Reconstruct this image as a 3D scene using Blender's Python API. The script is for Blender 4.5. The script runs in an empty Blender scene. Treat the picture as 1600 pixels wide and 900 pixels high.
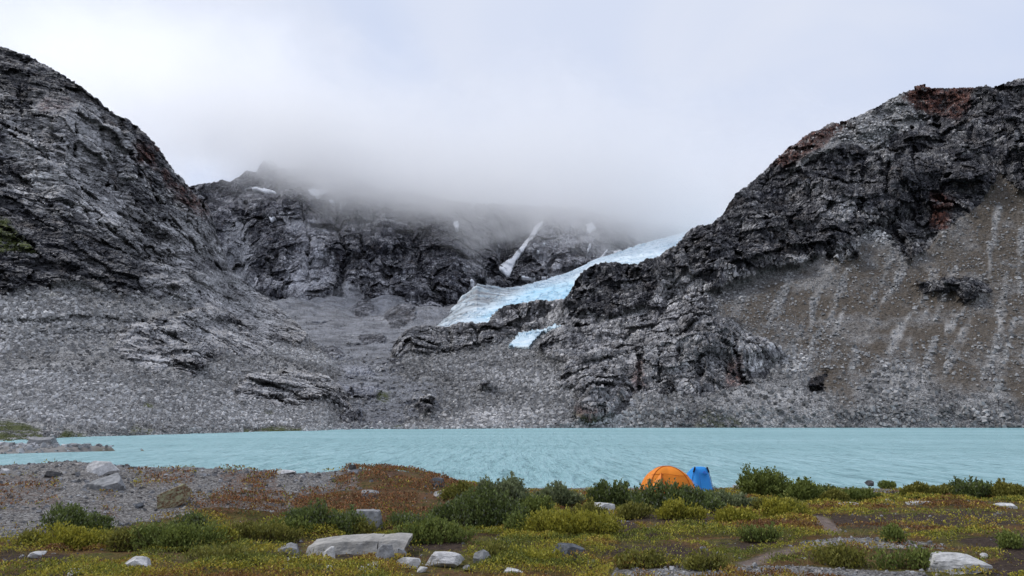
import bpy, bmesh, math, random, time
import numpy as np
T0 = time.time()
C = bpy.context.scene.collection
S = bpy.context.scene
random.seed(7)
RNG = np.random.default_rng(11)
R_ = math.radians

# ------------------------------------------------------------------ camera
F = 1155.0                      # focal length in photo pixels (1600 wide)
PITCH = math.atan(208 / F)
CZ = 3.6                        # eye height above the lake
cam = bpy.data.cameras.new('camera'); cam.lens = 36 * F / 1600; cam.sensor_width = 36
cam.clip_start = 0.1; cam.clip_end = 12000
co = bpy.data.objects.new('camera', cam); C.objects.link(co)
co.location = (0, 0, CZ); co.rotation_euler = (math.pi / 2 + PITCH, 0, 0)
S.camera = co

# ------------------------------------------------------------------ sky, sun, exposure
SUN_EL, SUN_AZ = 52, -75        # azimuth clockwise from +Y
w = bpy.data.worlds.new('World'); S.world = w; w.use_nodes = True
nt = w.node_tree; nt.nodes.clear(); N = nt.nodes.new; Lk = nt.links.new
sky = N('ShaderNodeTexSky'); sky.sky_type = 'NISHITA'; sky.sun_disc = False
sky.sun_elevation = R_(SUN_EL); sky.sun_rotation = R_(SUN_AZ)
tc = N('ShaderNodeTexCoord'); mp = N('ShaderNodeMapping'); mp.inputs['Scale'].default_value = (1, 1, 1.9)
Lk(tc.outputs['Generated'], mp.inputs[0])
nz = N('ShaderNodeTexNoise'); nz.inputs['Scale'].default_value = 2.6; nz.inputs['Detail'].default_value = 5; nz.inputs['Roughness'].default_value = .45
nz.inputs['Distortion'].default_value = .5
Lk(mp.outputs[0], nz.inputs['Vector'])
cr = N('ShaderNodeValToRGB'); cr.color_ramp.interpolation = 'EASE'
e = cr.color_ramp.elements
e[0].position = .28; e[0].color = (.68, .765, .97, 1)
e[1].position = .70; e[1].color = (.82, .865, .99, 1)
Lk(nz.outputs['Fac'], cr.inputs[0])
b1 = N('ShaderNodeBackground'); b1.inputs[1].default_value = .10
b2 = N('ShaderNodeBackground'); b2.inputs[1].default_value = .75
mx = N('ShaderNodeMixShader'); mx.inputs[0].default_value = .93
Lk(sky.outputs[0], b1.inputs[0]); Lk(cr.outputs[0], b2.inputs[0])
Lk(b1.outputs[0], mx.inputs[1]); Lk(b2.outputs[0], mx.inputs[2])
wo = N('ShaderNodeOutputWorld'); Lk(mx.outputs[0], wo.inputs[0])
sl = bpy.data.lights.new('sun', 'SUN'); sl.energy = 1.5; sl.angle = R_(11); sl.color = (1, .96, .9)
so = bpy.data.objects.new('sun', sl); C.objects.link(so)
so.rotation_euler = (R_(90 - SUN_EL), 0, -R_(SUN_AZ) + math.pi)   # set exactly below
from mathutils import Vector
_d = Vector((math.sin(R_(SUN_AZ)) * math.cos(R_(SUN_EL)), math.cos(R_(SUN_AZ)) * math.cos(R_(SUN_EL)), math.sin(R_(SUN_EL))))
so.rotation_euler = _d.to_track_quat('Z', 'Y').to_euler()
so.location = (0, 0, 50)
S.view_settings.view_transform = 'Standard'; S.view_settings.look = 'None'
S.view_settings.exposure = .35; S.view_settings.gamma = 1; S.view_settings.use_curve_mapping = False
cy = S.cycles
cy.max_bounces = 18; cy.diffuse_bounces = 2; cy.glossy_bounces = 2; cy.transmission_bounces = 2
cy.volume_bounces = 14; cy.transparent_max_bounces = 8
cy.volume_step_rate = 1.0; cy.volume_max_steps = 64
cy.use_denoising = True
try: cy.denoising_prefilter = 'ACCURATE'
except Exception: pass

# ------------------------------------------------------------------ helpers
def tag(o, label=None, cat=None, group=None, kind=None):
    if label: o['label'] = label
    if cat: o['category'] = cat
    if group: o['group'] = group
    if kind: o['kind'] = kind
    return o

def empty(name, loc=(0, 0, 0), rz=0):
    o = bpy.data.objects.new(name, None); C.objects.link(o)
    o.location = loc; o.rotation_euler = (0, 0, rz); o.empty_display_size = .2
    return o

def mesh_np(name, V, Fq, mat, parent=None, smooth=True, attrs=None):
    """V (n,3), Fq (m,k) constant-size faces"""
    V = np.asarray(V, np.float32); Fq = np.asarray(Fq, np.int32)
    me = bpy.data.meshes.new(name)
    m, k = Fq.shape
    me.vertices.add(len(V)); me.vertices.foreach_set('co', V.ravel())
    me.loops.add(m * k); me.loops.foreach_set('vertex_index', Fq.ravel())
    me.polygons.add(m); me.polygons.foreach_set('loop_start', np.arange(0, m * k, k, dtype=np.int32))
    me.polygons.foreach_set('use_smooth', np.full(m, smooth))
    me.update(calc_edges=True); me.validate()
    if attrs:
        for an, av in attrs.items():
            a = me.attributes.new(an, 'FLOAT_COLOR', 'POINT')
            av = np.asarray(av, np.float32)
            if av.shape[1] == 3: av = np.hstack([av, np.ones((len(av), 1), np.float32)])
            a.data.foreach_set('color', av.ravel())
    me.materials.append(mat)
    o = bpy.data.objects.new(name, me); C.objects.link(o)
    if parent: o.parent = parent
    return o

def bm_obj(name, bm, mat, parent=None, smooth=False):
    me = bpy.data.meshes.new(name); bm.normal_update(); bm.to_mesh(me); bm.free()
    if smooth:
        me.polygons.foreach_set('use_smooth', np.full(len(me.polygons), True))
    me.materials.append(mat)
    o = bpy.data.objects.new(name, me); C.objects.link(o)
    if parent: o.parent = parent
    return o

def grid_faces(nu, nv):     # index = i*nv + j
    i = np.arange(nu - 1)[:, None]; j = np.arange(nv - 1)[None, :]
    a = i * nv + j
    return np.stack([a, a + nv, a + nv + 1, a + 1], -1).reshape(-1, 4)

_tabs = {}
def _tab(seed):
    if seed not in _tabs: _tabs[seed] = np.random.default_rng(seed + 1000).random(65536).astype(np.float32)
    return _tabs[seed]

def vnoise(P, seed=0):
    P = np.asarray(P, np.float32)
    fl = np.floor(P); I = fl.astype(np.int64); f = P - fl
    f = f * f * f * (f * (f * 6 - 15) + 10)
    t = _tab(seed)
    hx = [(I[:, 0] + d) * 73856093 for d in (0, 1)]
    hy = [(I[:, 1] + d) * 19349663 for d in (0, 1)]
    hz = [(I[:, 2] + d) * 83492791 for d in (0, 1)]
    def g(a, b, c):
        h = hx[a] ^ hy[b] ^ hz[c]
        return t[((h ^ (h >> 13)) & 65535)]
    x, y, z = f[:, 0], f[:, 1], f[:, 2]
    c00 = g(0, 0, 0) * (1 - x) + g(1, 0, 0) * x
    c10 = g(0, 1, 0) * (1 - x) + g(1, 1, 0) * x
    c01 = g(0, 0, 1) * (1 - x) + g(1, 0, 1) * x
    c11 = g(0, 1, 1) * (1 - x) + g(1, 1, 1) * x
    return ((c00 * (1 - y) + c10 * y) * (1 - z) + (c01 * (1 - y) + c11 * y) * z)

def fbm(P, oct=5, seed=0, rough=.5, ridged=False):
    P = np.asarray(P, np.float32)
    s = np.zeros(len(P), np.float32); a = 1.; tot = 0
    for k in range(oct):
        n = vnoise(P * (2.03 ** k) + 17.3 * k, seed + k) * 2 - 1
        if ridged: n = 1 - 2 * np.abs(n)
        s += a * n; tot += a; a *= rough
    return s / tot

def facets(P, seed=0):
    """broken planes: a height and a tone per fracture block"""
    P = np.asarray(P, np.float32); b0 = np.floor(P - .5)
    best = np.full(len(P), 1e9, np.float32); hgt = np.zeros(len(P), np.float32); tone = np.zeros(len(P), np.float32)
    t = _tab(seed)
    for ox in (0, 1):
        for oy in (0, 1):
            for oz in (0, 1):
                c = b0 + np.array([ox, oy, oz], np.float32); I = c.astype(np.int64)
                h = (I[:, 0] * 73856093) ^ (I[:, 1] * 19349663) ^ (I[:, 2] * 83492791)
                h = h ^ (h >> 13)
                r = [t[(h + 7919 * k) & 65535] for k in range(8)]
                v = P - (c + .5 + (np.stack(r[:3], 1) - .5) * .9)
                d = (v * v).sum(1); m = d < best
                best = np.where(m, d, best)
                hh = (r[3] - .5) + (v[:, 0] * (r[4] - .5) + v[:, 1] * (r[5] - .5) + v[:, 2] * (r[6] - .5)) * 2.2
                hgt = np.where(m, hh, hgt); tone = np.where(m, r[7], tone)
    return hgt, tone

def sstep(a, b, x):
    t = np.clip((x - a) / (b - a), 0, 1); return t * t * (3 - 2 * t)

cp, sp = math.cos(PITCH), math.sin(PITCH)
def at(px, py, Y):
    """the point of the place seen at photo pixel (px, py) and forward distance Y"""
    px = np.asarray(px, float); py = np.asarray(py, float); Y = np.asarray(Y, float)
    x = (px - 800) / F; y = (450 - py) / F
    fy = cp - y * sp; z = sp + y * cp
    return np.stack([Y * x / fy, Y + 0 * x, CZ + Y * z / fy], -1)

def proj(P):
    P = np.asarray(P, float)
    d = P - np.array([0, 0, CZ])
    fw = d[..., 1] * cp + d[..., 2] * sp
    up = -d[..., 1] * sp + d[..., 2] * cp
    fw = np.where(fw < .05, .05, fw)
    return 800 + F * d[..., 0] / fw, 450 - F * up / fw

def poly_sd(px, py, poly):
    """signed distance in px, positive inside"""
    poly = np.asarray(poly, float)
    d2 = np.full(px.shape, 1e12); ins = np.zeros(px.shape, bool)
    n = len(poly)
    for k in range(n):
        ax, ay = poly[k]; bx, by = poly[(k + 1) % n]
        ex, ey = bx - ax, by - ay
        t = np.clip(((px - ax) * ex + (py - ay) * ey) / (ex * ex + ey * ey + 1e-9), 0, 1)
        d2 = np.minimum(d2, (px - ax - t * ex) ** 2 + (py - ay - t * ey) ** 2)
        c = ((ay > py) != (by > py))
        with np.errstate(divide='ignore', invalid='ignore'):
            xi = (bx - ax) * (py - ay) / (by - ay + 1e-12) + ax
        ins ^= c & (px < xi)
    return np.where(ins, 1, -1) * np.sqrt(d2)

def normals_grid(P):
    du = np.gradient(P, axis=0); dv = np.gradient(P, axis=1)
    n = np.cross(du, dv); n /= (np.linalg.norm(n, axis=-1, keepdims=True) + 1e-9)
    return n

def smooth2(A, k):
    for _ in range(k):
        A[1:-1] = (A[:-2] + 2 * A[1:-1] + A[2:]) / 4
        A[:, 1:-1] = (A[:, :-2] + 2 * A[:, 1:-1] + A[:, 2:]) / 4
    return A

# ---- node helper
class NB:
    def __init__(s, name, disp=None):
        s.m = bpy.data.materials.new(name); s.m.use_nodes = True
        s.t = s.m.node_tree; s.t.nodes.clear()
        s.out = s.t.nodes.new('ShaderNodeOutputMaterial')
        if disp: s.m.displacement_method = disp
    def n(s, ty, ins=None, **kw):
        nd = s.t.nodes.new('ShaderNode' + ty)
        for k, v in kw.items(): setattr(nd, k, v)
        for k, v in (ins or {}).items(): s.set(nd.inputs[k], v)
        return nd
    def set(s, sock, v):
        if isinstance(v, bpy.types.NodeSocket): s.t.links.new(v, sock)
        elif isinstance(v, bpy.types.Node): s.t.links.new(v.outputs[0], sock)
        else:
            try: sock.default_value = v
            except Exception:
                sock.default_value = tuple(v) + (1,) if hasattr(v, '__len__') else (v,) * 3
    def math(s, op, a, b=0., c=0., clamp=False):
        nd = s.n('Math', operation=op); nd.use_clamp = clamp
        s.set(nd.inputs[0], a); s.set(nd.inputs[1], b); s.set(nd.inputs[2], c); return nd.outputs[0]
    def mix(s, f, a, b, bt='MIX'):
        nd = s.n('Mix', data_type='RGBA', blend_type=bt)
        s.set(nd.inputs[0], f); s.set(nd.inputs[6], a if not isinstance(a, tuple) else a + (1,) * (4 - len(a)))
        s.set(nd.inputs[7], b if not isinstance(b, tuple) else b + (1,) * (4 - len(b))); return nd.outputs[2]
    def pos(s): return s.n('TexCoord').outputs['Object']
    def map(s, v, scale=(1, 1, 1), rot=(0, 0, 0), loc=(0, 0, 0)):
        nd = s.n('Mapping'); s.set(nd.inputs[0], v)
        nd.inputs['Scale'].default_value = scale; nd.inputs['Rotation'].default_value = rot; nd.inputs['Location'].default_value = loc
        return nd.outputs[0]
    def noise(s, v, sc, det=4, rough=.55, dist=0., ty='FBM', lac=2.):
        nd = s.n('TexNoise'); nd.noise_type = ty
        s.set(nd.inputs['Vector'], v); nd.inputs['Scale'].default_value = sc; nd.inputs['Detail'].default_value = det
        nd.inputs['Roughness'].default_value = rough; nd.inputs['Distortion'].default_value = dist; nd.inputs['Lacunarity'].default_value = lac
        return nd.outputs['Fac'], nd.outputs['Color']
    def vor(s, v, sc, feat='F1', rnd=1.):
        nd = s.n('TexVoronoi', feature=feat); s.set(nd.inputs['Vector'], v)
        nd.inputs['Scale'].default_value = sc; nd.inputs['Randomness'].default_value = rnd
        return nd
    def ramp(s, f, stops, interp='LINEAR'):
        nd = s.n('ValToRGB'); s.set(nd.inputs[0], f); r = nd.color_ramp; r.interpolation = interp
        while len(r.elements) < len(stops): r.elements.new(.5)
        for el, (p, c) in zip(r.elements, stops):
            el.position = p; el.color = (c, c, c, 1) if not hasattr(c, '__len__') else tuple(c) + (1,) * (4 - len(c))
        return nd.outputs[0]
    def warp(s, v, sc, amt):
        _, c = s.noise(v, sc, 3)
        o = s.n('VectorMath', operation='SUBTRACT'); s.set(o.inputs[0], c); o.inputs[1].default_value = (.5, .5, .5)
        q = s.n('VectorMath', operation='SCALE'); s.set(q.inputs[0], o.outputs[0]); q.inputs['Scale'].default_value = amt
        a = s.n('VectorMath', operation='ADD'); s.set(a.inputs[0], v); s.set(a.inputs[1], q.outputs[0]); return a.outputs[0]
    def attr(s, name):
        a = s.n('Attribute', attribute_name=name)
        sep = s.n('SeparateColor'); s.set(sep.inputs[0], a.outputs['Color'])
        return sep.outputs[0], sep.outputs[1], sep.outputs[2], a.outputs['Alpha']
    def bsdf(s, col, rough=.9, spec=.2, normal=None, **kw):
        p = s.n('BsdfPrincipled'); s.set(p.inputs['Base Color'], col if not isinstance(col, tuple) else col + (1,) * (4 - len(col)))
        s.set(p.inputs['Roughness'], rough); s.set(p.inputs['Specular IOR Level'], spec)
        if normal is not None: s.set(p.inputs['Normal'], normal)
        for k, v in kw.items(): s.set(p.inputs[k.replace('_', ' ')], v)
        s.t.links.new(p.outputs[0], s.out.inputs[0]); return p
    def bump(s, h, dist, strength=1., normal=None):
        b = s.n('Bump'); s.set(b.inputs['Height'], h); b.inputs['Distance'].default_value = dist; b.inputs['Strength'].default_value = strength
        if normal is not None: s.set(b.inputs['Normal'], normal)
        return b.outputs[0]

# ------------------------------------------------------------------ materials
def terrain_mat(name, bed_rot, bed_scale, tint=(1, 1, 1), k=1.0, streak=(1, 1, .15), srot=(0, 0, 0)):
    b = NB(name, 'BOTH')
    p = b.pos()
    rock, light, rust, brown = b.attr('m1')
    veg, dark, chute, alp = b.attr('m2')
    pw = b.warp(p, .02, 16)
    bed = b.map(pw, bed_scale, bed_rot)
    f1, _ = b.noise(bed, .05 * k, 6, .62, .15)            # bedding
    f2, _ = b.noise(pw, .035 * k, 8, .66)                 # patches
    f3, _ = b.noise(p, .35 * k, 5, .6)                    # fine
    vc = b.vor(b.warp(bed, .05, 16), .045 * k, 'DISTANCE_TO_EDGE').outputs['Distance']
    vc2 = b.vor(b.warp(bed, .2, 5), .13 * k, 'DISTANCE_TO_EDGE').outputs['Distance']
    crack = b.math('MULTIPLY', b.ramp(vc, [(0, 0.), (.05, .7), (.09, 1.)]), b.ramp(vc2, [(0, .3), (.08, 1.)]))
    cc = b.math('ADD', b.math('MULTIPLY', f1, .55), b.math('ADD', b.math('MULTIPLY', f2, .55), b.math('MULTIPLY', f3, .25)))
    bk1 = b.n('SeparateColor'); b.set(bk1.inputs[0], b.vor(b.warp(bed, .05, 14), .06 * k).outputs['Color'])
    bk2 = b.n('SeparateColor'); b.set(bk2.inputs[0], b.vor(b.warp(bed, .2, 4), .17 * k).outputs['Color'])
    stk, _ = b.noise(b.map(pw, streak, srot), .09 * k, 5, .62)
    cc = b.math('ADD', cc, b.math('ADD', b.math('MULTIPLY', bk1.outputs[0], .10), b.math('ADD', b.math('MULTIPLY', bk2.outputs[1], .10), b.math('SUBTRACT', b.math('MULTIPLY', stk, .5), .525))))
    cc = b.math('ADD', cc, b.math('MULTIPLY', b.math('SUBTRACT', alp, .55), .32))
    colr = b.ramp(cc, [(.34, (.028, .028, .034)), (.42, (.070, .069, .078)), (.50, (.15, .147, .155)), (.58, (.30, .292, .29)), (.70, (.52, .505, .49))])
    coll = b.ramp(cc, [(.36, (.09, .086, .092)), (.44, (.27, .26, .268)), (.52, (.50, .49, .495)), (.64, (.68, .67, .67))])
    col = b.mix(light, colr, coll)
    bigp, _ = b.noise(pw, .012 * k, 4, .55, .5)
    col = b.mix(1., col, b.ramp(bigp, [(.38, .65), (.5, 1.05), (.62, 1.5)]), 'MULTIPLY')
    col = b.mix(b.math('MULTIPLY', light, .7), col, coll)
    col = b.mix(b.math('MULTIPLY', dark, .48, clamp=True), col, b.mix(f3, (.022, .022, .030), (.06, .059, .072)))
    strata = b.ramp(b.noise(b.map(pw, (.25, .25, 2.2), bed_rot), .05 * k, 5, .6)[0], [(.42, .65), (.5, 1.05), (.58, 1.4)])
    col = b.mix(.8, col, strata, 'MULTIPLY')
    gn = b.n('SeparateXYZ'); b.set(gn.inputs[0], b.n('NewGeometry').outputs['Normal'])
    lit_tops = b.ramp(b.math('ADD', gn.outputs[2], b.math('MULTIPLY', b.math('SUBTRACT', f3, .5), .5)), [(.50, 0.), (.85, .5)])  # upward faces painted paler, light put into the colour to show the shape
    col = b.mix(lit_tops, col, b.ramp(f3, [(.3, (.20, .195, .195)), (.7, (.42, .41, .40))]))
    ochre = b.ramp(b.noise(pw, .05, 5, .6)[0], [(.56, 0.), (.68, 1.)])
    col = b.mix(b.math('MULTIPLY', ochre, .28), col, (.19, .135, .09))
    rn = b.math('MULTIPLY', rust, b.ramp(b.noise(pw, .12, 6, .65)[0], [(.36, 0.), (.52, 1.)]))
    col = b.mix(b.math('MULTIPLY', rn, .9), col, b.mix(f3, (.11, .045, .032), (.26, .105, .07)))
    col = b.mix(b.math('MULTIPLY', b.math('SUBTRACT', 1., crack), .75), col, (.022, .021, .025))
    fz = b.noise(b.map(pw, tuple(v * 1.0 for v in streak), srot), .05 * k, 5, .55)[0]
    fiss = b.ramp(b.math('ABSOLUTE', b.math('SUBTRACT', fz, .5)), [(.0, 1.), (.012, .75), (.03, 0.)])
    fz2 = b.noise(bed, .11 * k, 4, .55)[0]
    fiss2 = b.ramp(b.math('ABSOLUTE', b.math('SUBTRACT', fz2, .5)), [(.0, .9), (.018, .5), (.035, 0.)])
    fiss = b.math('MAXIMUM', fiss, fiss2)
    col = b.mix(b.math('MULTIPLY', fiss, .8), col, (.018, .018, .022))
    col = b.mix(b.math('MULTIPLY', light, b.ramp(f2, [(.38, .1), (.52, .7)])), col, (.52, .51, .51))
    # scree: stones of many sizes
    va = b.vor(p, 1.2 * k); vb = b.vor(p, 2.8 * k)
    sa = b.n('SeparateColor'); b.set(sa.inputs[0], va.outputs['Color'])
    sb = b.n('SeparateColor'); b.set(sb.inputs[0], vb.outputs['Color'])
    st = b.math('ADD', b.math('MULTIPLY', sa.outputs[0], .5), b.math('MULTIPLY', sb.outputs[1], .5))
    fS, _ = b.noise(p, .035, 9, .66)
    st = b.math('ADD', st, b.math('MULTIPLY', b.math('SUBTRACT', fS, .5), 1.7))
    scr = b.ramp(st, [(.1, (.07, .068, .068)), (.36, (.205, .202, .203)), (.58, (.36, .355, .353)), (.9, (.56, .555, .55))])
    edge = b.ramp(va.outputs['Distance'], [(.45, 1.), (.95, .35)])
    scr = b.mix(1., scr, edge, 'MULTIPLY')
    bn, _ = b.noise(p, .5, 6, .7)
    brc = b.ramp(bn, [(.3, (.045, .036, .027)), (.5, (.10, .080, .060)), (.72, (.18, .15, .12))])
    brc = b.mix(b.ramp(b.math('ADD', sa.outputs[0], b.math('MULTIPLY', sb.outputs[0], .3)), [(1.0, 0.), (1.15, .55)]), brc, (.30, .29, .27))
    bv = b.ramp(b.noise(b.map(p, (1, 1, .5)), .022, 7, .65)[0], [(.36, .35), (.50, 1.)])
    scr = b.mix(b.math('MULTIPLY', b.math('MULTIPLY', brown, bv), .95), scr, brc)
    scr = b.mix(b.math('MULTIPLY', rust, .8), scr, b.mix(bn, (.06, .03, .024), (.19, .088, .062)))
    scr = b.mix(chute, scr, b.ramp(st, [(.1, (.22, .215, .21)), (.5, (.46, .45, .44)), (.9, (.62, .61, .60))]))
    # soft-edged boundary broken up by noise
    rr = b.math('ADD', rock, b.math('MULTIPLY', b.math('SUBTRACT', b.noise(p, .09, 6, .65)[0], .5), .9))
    rm = b.ramp(rr, [(.44, 0.), (.56, 1.)])
    col = b.mix(rm, scr, col)
    vg = b.math('MULTIPLY', veg, b.ramp(b.noise(p, .25, 5, .6)[0], [(.38, 0.), (.52, 1.)]))
    col = b.mix(vg, col, b.ramp(bn, [(.3, (.035, .045, .014)), (.7, (.10, .115, .03))]))
    col = b.mix(1., col, tint, 'MULTIPLY')
    # relief
    f1s, _ = b.noise(bed, .045 * k, 2, .5, .1)
    hr = b.math('ADD', b.math('MULTIPLY', f1s, 2.5), b.math('MULTIPLY', crack, 1.))
    hr = b.math('ADD', hr, b.math('ADD', b.math('MULTIPLY', bk1.outputs[0], 1.2), b.math('MULTIPLY', bk2.outputs[1], .9)))
    hr = b.math('ADD', hr, b.math('ADD', b.math('MULTIPLY', stk, .8), b.math('MULTIPLY', f3, .8)))
    hr = b.math('SUBTRACT', hr, b.math('MULTIPLY', fiss, 1.2))
    hs = b.math('ADD', b.math('MULTIPLY', b.vor(p, .30 * k).outputs['Distance'], -1.0), b.math('MULTIPLY', vb.outputs['Distance'], -.4))
    hs = b.math('ADD', b.math('ADD', hs, b.math('MULTIPLY', b.noise(p, .12, 6, .6)[0], 3.)), 2.1)
    hm = b.n('Mix', data_type='FLOAT'); b.set(hm.inputs[0], rm); b.set(hm.inputs[2], hs); b.set(hm.inputs[3], hr)
    dn = b.n('Displacement'); b.set(dn.inputs['Height'], hm.outputs[0]); dn.inputs['Midlevel'].default_value = 3.6; dn.inputs['Scale'].default_value = 1.0
    b.t.links.new(dn.outputs[0], b.out.inputs['Displacement'])
    b.bsdf(col, .85, .25)
    return b.m

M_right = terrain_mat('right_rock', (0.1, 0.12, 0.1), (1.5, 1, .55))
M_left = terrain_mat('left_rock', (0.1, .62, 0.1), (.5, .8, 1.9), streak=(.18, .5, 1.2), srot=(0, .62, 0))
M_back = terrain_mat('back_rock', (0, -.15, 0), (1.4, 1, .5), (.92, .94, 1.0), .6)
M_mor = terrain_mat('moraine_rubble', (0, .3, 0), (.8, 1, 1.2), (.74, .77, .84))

def stone_mat(name, lo=.10, hi=.42, sc=3., tint=(1, 1, 1)):
    b = NB(name); p = b.pos()
    r, g, bl, al = b.attr('col')
    n1, _ = b.noise(p, sc, 7, .65); n2, _ = b.noise(p, sc * .23, 4, .6)
    f = b.math('ADD', b.math('MULTIPLY', n1, .6), b.math('MULTIPLY', n2, .4))
    mid = (lo + hi) / 2
    col = b.ramp(f, [(.35, tuple(lo * t for t in tint)), (.5, tuple(mid * t for t in tint)), (.66, tuple(hi * t for t in tint))])
    bp = b.bump(n1, .3 / sc, .7)
    b.bsdf(col, .85, .25, bp)
    return b.m

def attr_mat(name, rough=.8, spec=.2, trans=0., var=.0, sc=20.):
    b = NB(name); a = b.n('Attribute', attribute_name='col')
    col = a.outputs['Color']
    if var:
        n1, _ = b.noise(b.pos(), sc, 4, .6)
        col = b.mix(1., col, b.ramp(n1, [(.3, 1 - var), (.7, 1 + var)]), 'MULTIPLY')
    p = b.bsdf(col, rough, spec)
    if trans:
        tr = b.n('BsdfTranslucent'); b.set(tr.inputs[0], col)
        m = b.n('MixShader'); m.inputs[0].default_value = trans
        b.t.links.new(p.outputs[0], m.inputs[1]); b.t.links.new(tr.outputs[0], m.inputs[2]); b.t.links.new(m.outputs[0], b.out.inputs[0])
    return b.m
M_leaf = attr_mat('leaf', .6, .25, .25)
M_rubble = attr_mat('rubble_stone', .88, .2, 0, .25, 1.2)
M_gravel = attr_mat('gravel_stone', .88, .2, 0, .25, 30)

# ------------------------------------------------------------------ big terrain sheets
def interp_table(px, py, kpx, kpy, tab):
    """bilinear over (px knots x py knots); kpy ascending"""
    tab = np.asarray(tab, float); kpx = np.asarray(kpx, float); kpy = np.asarray(kpy, float)
    i = np.clip(np.searchsorted(kpx, px) - 1, 0, len(kpx) - 2); u = np.clip((px - kpx[i]) / (kpx[i + 1] - kpx[i]), 0, 1)
    j = np.clip(np.searchsorted(kpy, py) - 1, 0, len(kpy) - 2); v = np.clip((py - kpy[j]) / (kpy[j + 1] - kpy[j]), 0, 1)
    return (tab[i, j] * (1 - u) * (1 - v) + tab[i + 1, j] * u * (1 - v) + tab[i, j + 1] * (1 - u) * v + tab[i + 1, j + 1] * u * v)

SH = [(-400, 700), (-100, 694), (0, 690), (70, 688), (85, 685), (150, 682), (200, 681), (300, 678), (400, 675), (480, 673.5), (520, 671.8), (620, 671), (700, 670.3), (860, 669), (950, 668.6), (1200, 668.5), (1700, 668.5), (2100, 668.5)]
def shore_py(px): return np.interp(px, [a for a, _ in SH], [b for _, b in SH])
def shore_Y(px): 
    py = shore_py(px); y = (450 - py) / F
    return -CZ * (cp - y * sp) / (sp + y * cp)

def sheet(px0, px1, nu, nv, crest, kpx, kpy, tab, back, bottom=None, sm=6):
    """surface between the shore and a crest line; back: list of (dY, dz) rows behind the crest"""
    pxs = np.linspace(px0, px1, nu)
    cpy = np.interp(pxs, [a for a, _ in crest], [b for _, b in crest])
    bpy_ = shore_py(pxs) if bottom is None else np.interp(pxs, [a for a, _ in bottom], [b for _, b in bottom])
    v = np.linspace(0, 1, nv)
    PX = np.repeat(pxs[:, None], nv, 1); PY = bpy_[:, None] * (1 - v) + cpy[:, None] * v
    Y = interp_table(PX, PY, kpx, kpy, tab)
    if bottom is None:
        sY = shore_Y(pxs)[:, None]
        a = np.exp(-((bpy_[:, None] - PY) / 14.0))
        Y = np.maximum(Y * (1 - a) + sY * a, sY + (bpy_[:, None] - PY) * .4)
    Y = smooth2(Y, sm)
    P = at(PX, PY, Y)
    rows0 = []
    if bottom is None:                      # dip under the water
        q = P[:, 0].copy(); q[:, 1] -= 10; q[:, 2] -= 3
        rows0 = [q]
    rows1 = []
    c = P[:, -1].copy()
    for dY, dz in back:
        q = c.copy(); s_ = (q[:, 1] + dY) / q[:, 1]
        q[:, 0] *= s_; q[:, 1] += dY; q[:, 2] = np.maximum(q[:, 2] + dz, -20); rows1.append(q)
    G = np.concatenate([np.stack(rows0, 1)] if rows0 else [np.zeros((nu, 0, 3))] , 1)
    G = np.concatenate([G, P] + ([np.stack(rows1, 1)] if rows1 else []), 1)
    vis = np.zeros(G.shape[:2], bool); vis[:, len(rows0):len(rows0) + nv] = True
    bx, by = proj(G)
    return G, bx, by, vis

def relief(G, amp, mask, tex, seed, scale=(1, 1, 1), base=1 / 130., rot=0.):
    """push the sheet along its normals: big folds, ribs and ledges on rock, gentle swells on rubble"""
    nu, nv, _ = G.shape
    n = normals_grid(G)
    flip = np.sign(n[..., 2:3] + 1e-6); n = n * flip
    P = G.reshape(-1, 3) * base
    Q = P.copy()
    if rot:
        c, s = math.cos(rot), math.sin(rot); Q = np.stack([P[:, 0] * c - P[:, 2] * s, P[:, 1], P[:, 0] * s + P[:, 2] * c], 1)
    Q = Q * np.array(scale)
    W = fbm(P * 1.3, 3, seed + 50)[:, None] * .25
    big = fbm(Q + W, 3, seed, .42, True)
    W2 = np.stack([fbm(P * 6, 3, seed + 51), fbm(P * 6, 3, seed + 52), fbm(P * 6, 3, seed + 53)], 1)
    f1, t1 = facets(Q * 3.2 + W2 * .5, seed + 60); f2, t2 = facets(Q * 9 + W2 * 1.2, seed + 61); f3, t3 = facets(Q * 24 + W2 * 2.5, seed + 62)
    big = (big + .48 * f1 + .14 * f2 + .035 * f3).reshape(nu, nv)
    tn = (.45 * t1 + .35 * t2 + .3 * t3).reshape(nu, nv)
    sml = fbm(P * 3 + W, 5, seed + 20, .55).reshape(nu, nv)
    d = mask * (amp * big) + (1 - mask) * (tex * sml)
    v = G - np.array([0, 0, CZ]); v /= np.linalg.norm(v, axis=-1, keepdims=True)
    return G - v * (d * 1.0)[..., None] + n * (d * .16)[..., None], tn, d

def toward(G, d):
    v = G - np.array([0, 0, CZ]); v /= np.linalg.norm(v, axis=-1, keepdims=True)
    return G - v * d[..., None]

def lines(paths, nz=.42):
    """0..1 falloff along crevices: (points, half width) each"""
    m = np.zeros(bx.shape)
    for pts, wd in paths:
        p_ = np.array(pts, float); d = np.full(bx.shape, 1e9)
        for k in range(len(p_) - 1):
            a, c = p_[k], p_[k + 1]; ex, ey = c - a
            t = np.clip(((bx - a[0]) * ex + (by - a[1]) * ey) / (ex * ex + ey * ey), 0, 1)
            d = np.minimum(d, np.hypot(bx - a[0] - t * ex, by - a[1] - t * ey))
        m = np.maximum(m, sstep(wd * 1.5, -1, d + wb * nz))
    return m * sstep(.25, .62, vnoise(np.stack([bx.ravel() / 22, by.ravel() / 30, 0 * bx.ravel()], 1), 46).reshape(bx.shape))

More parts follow.
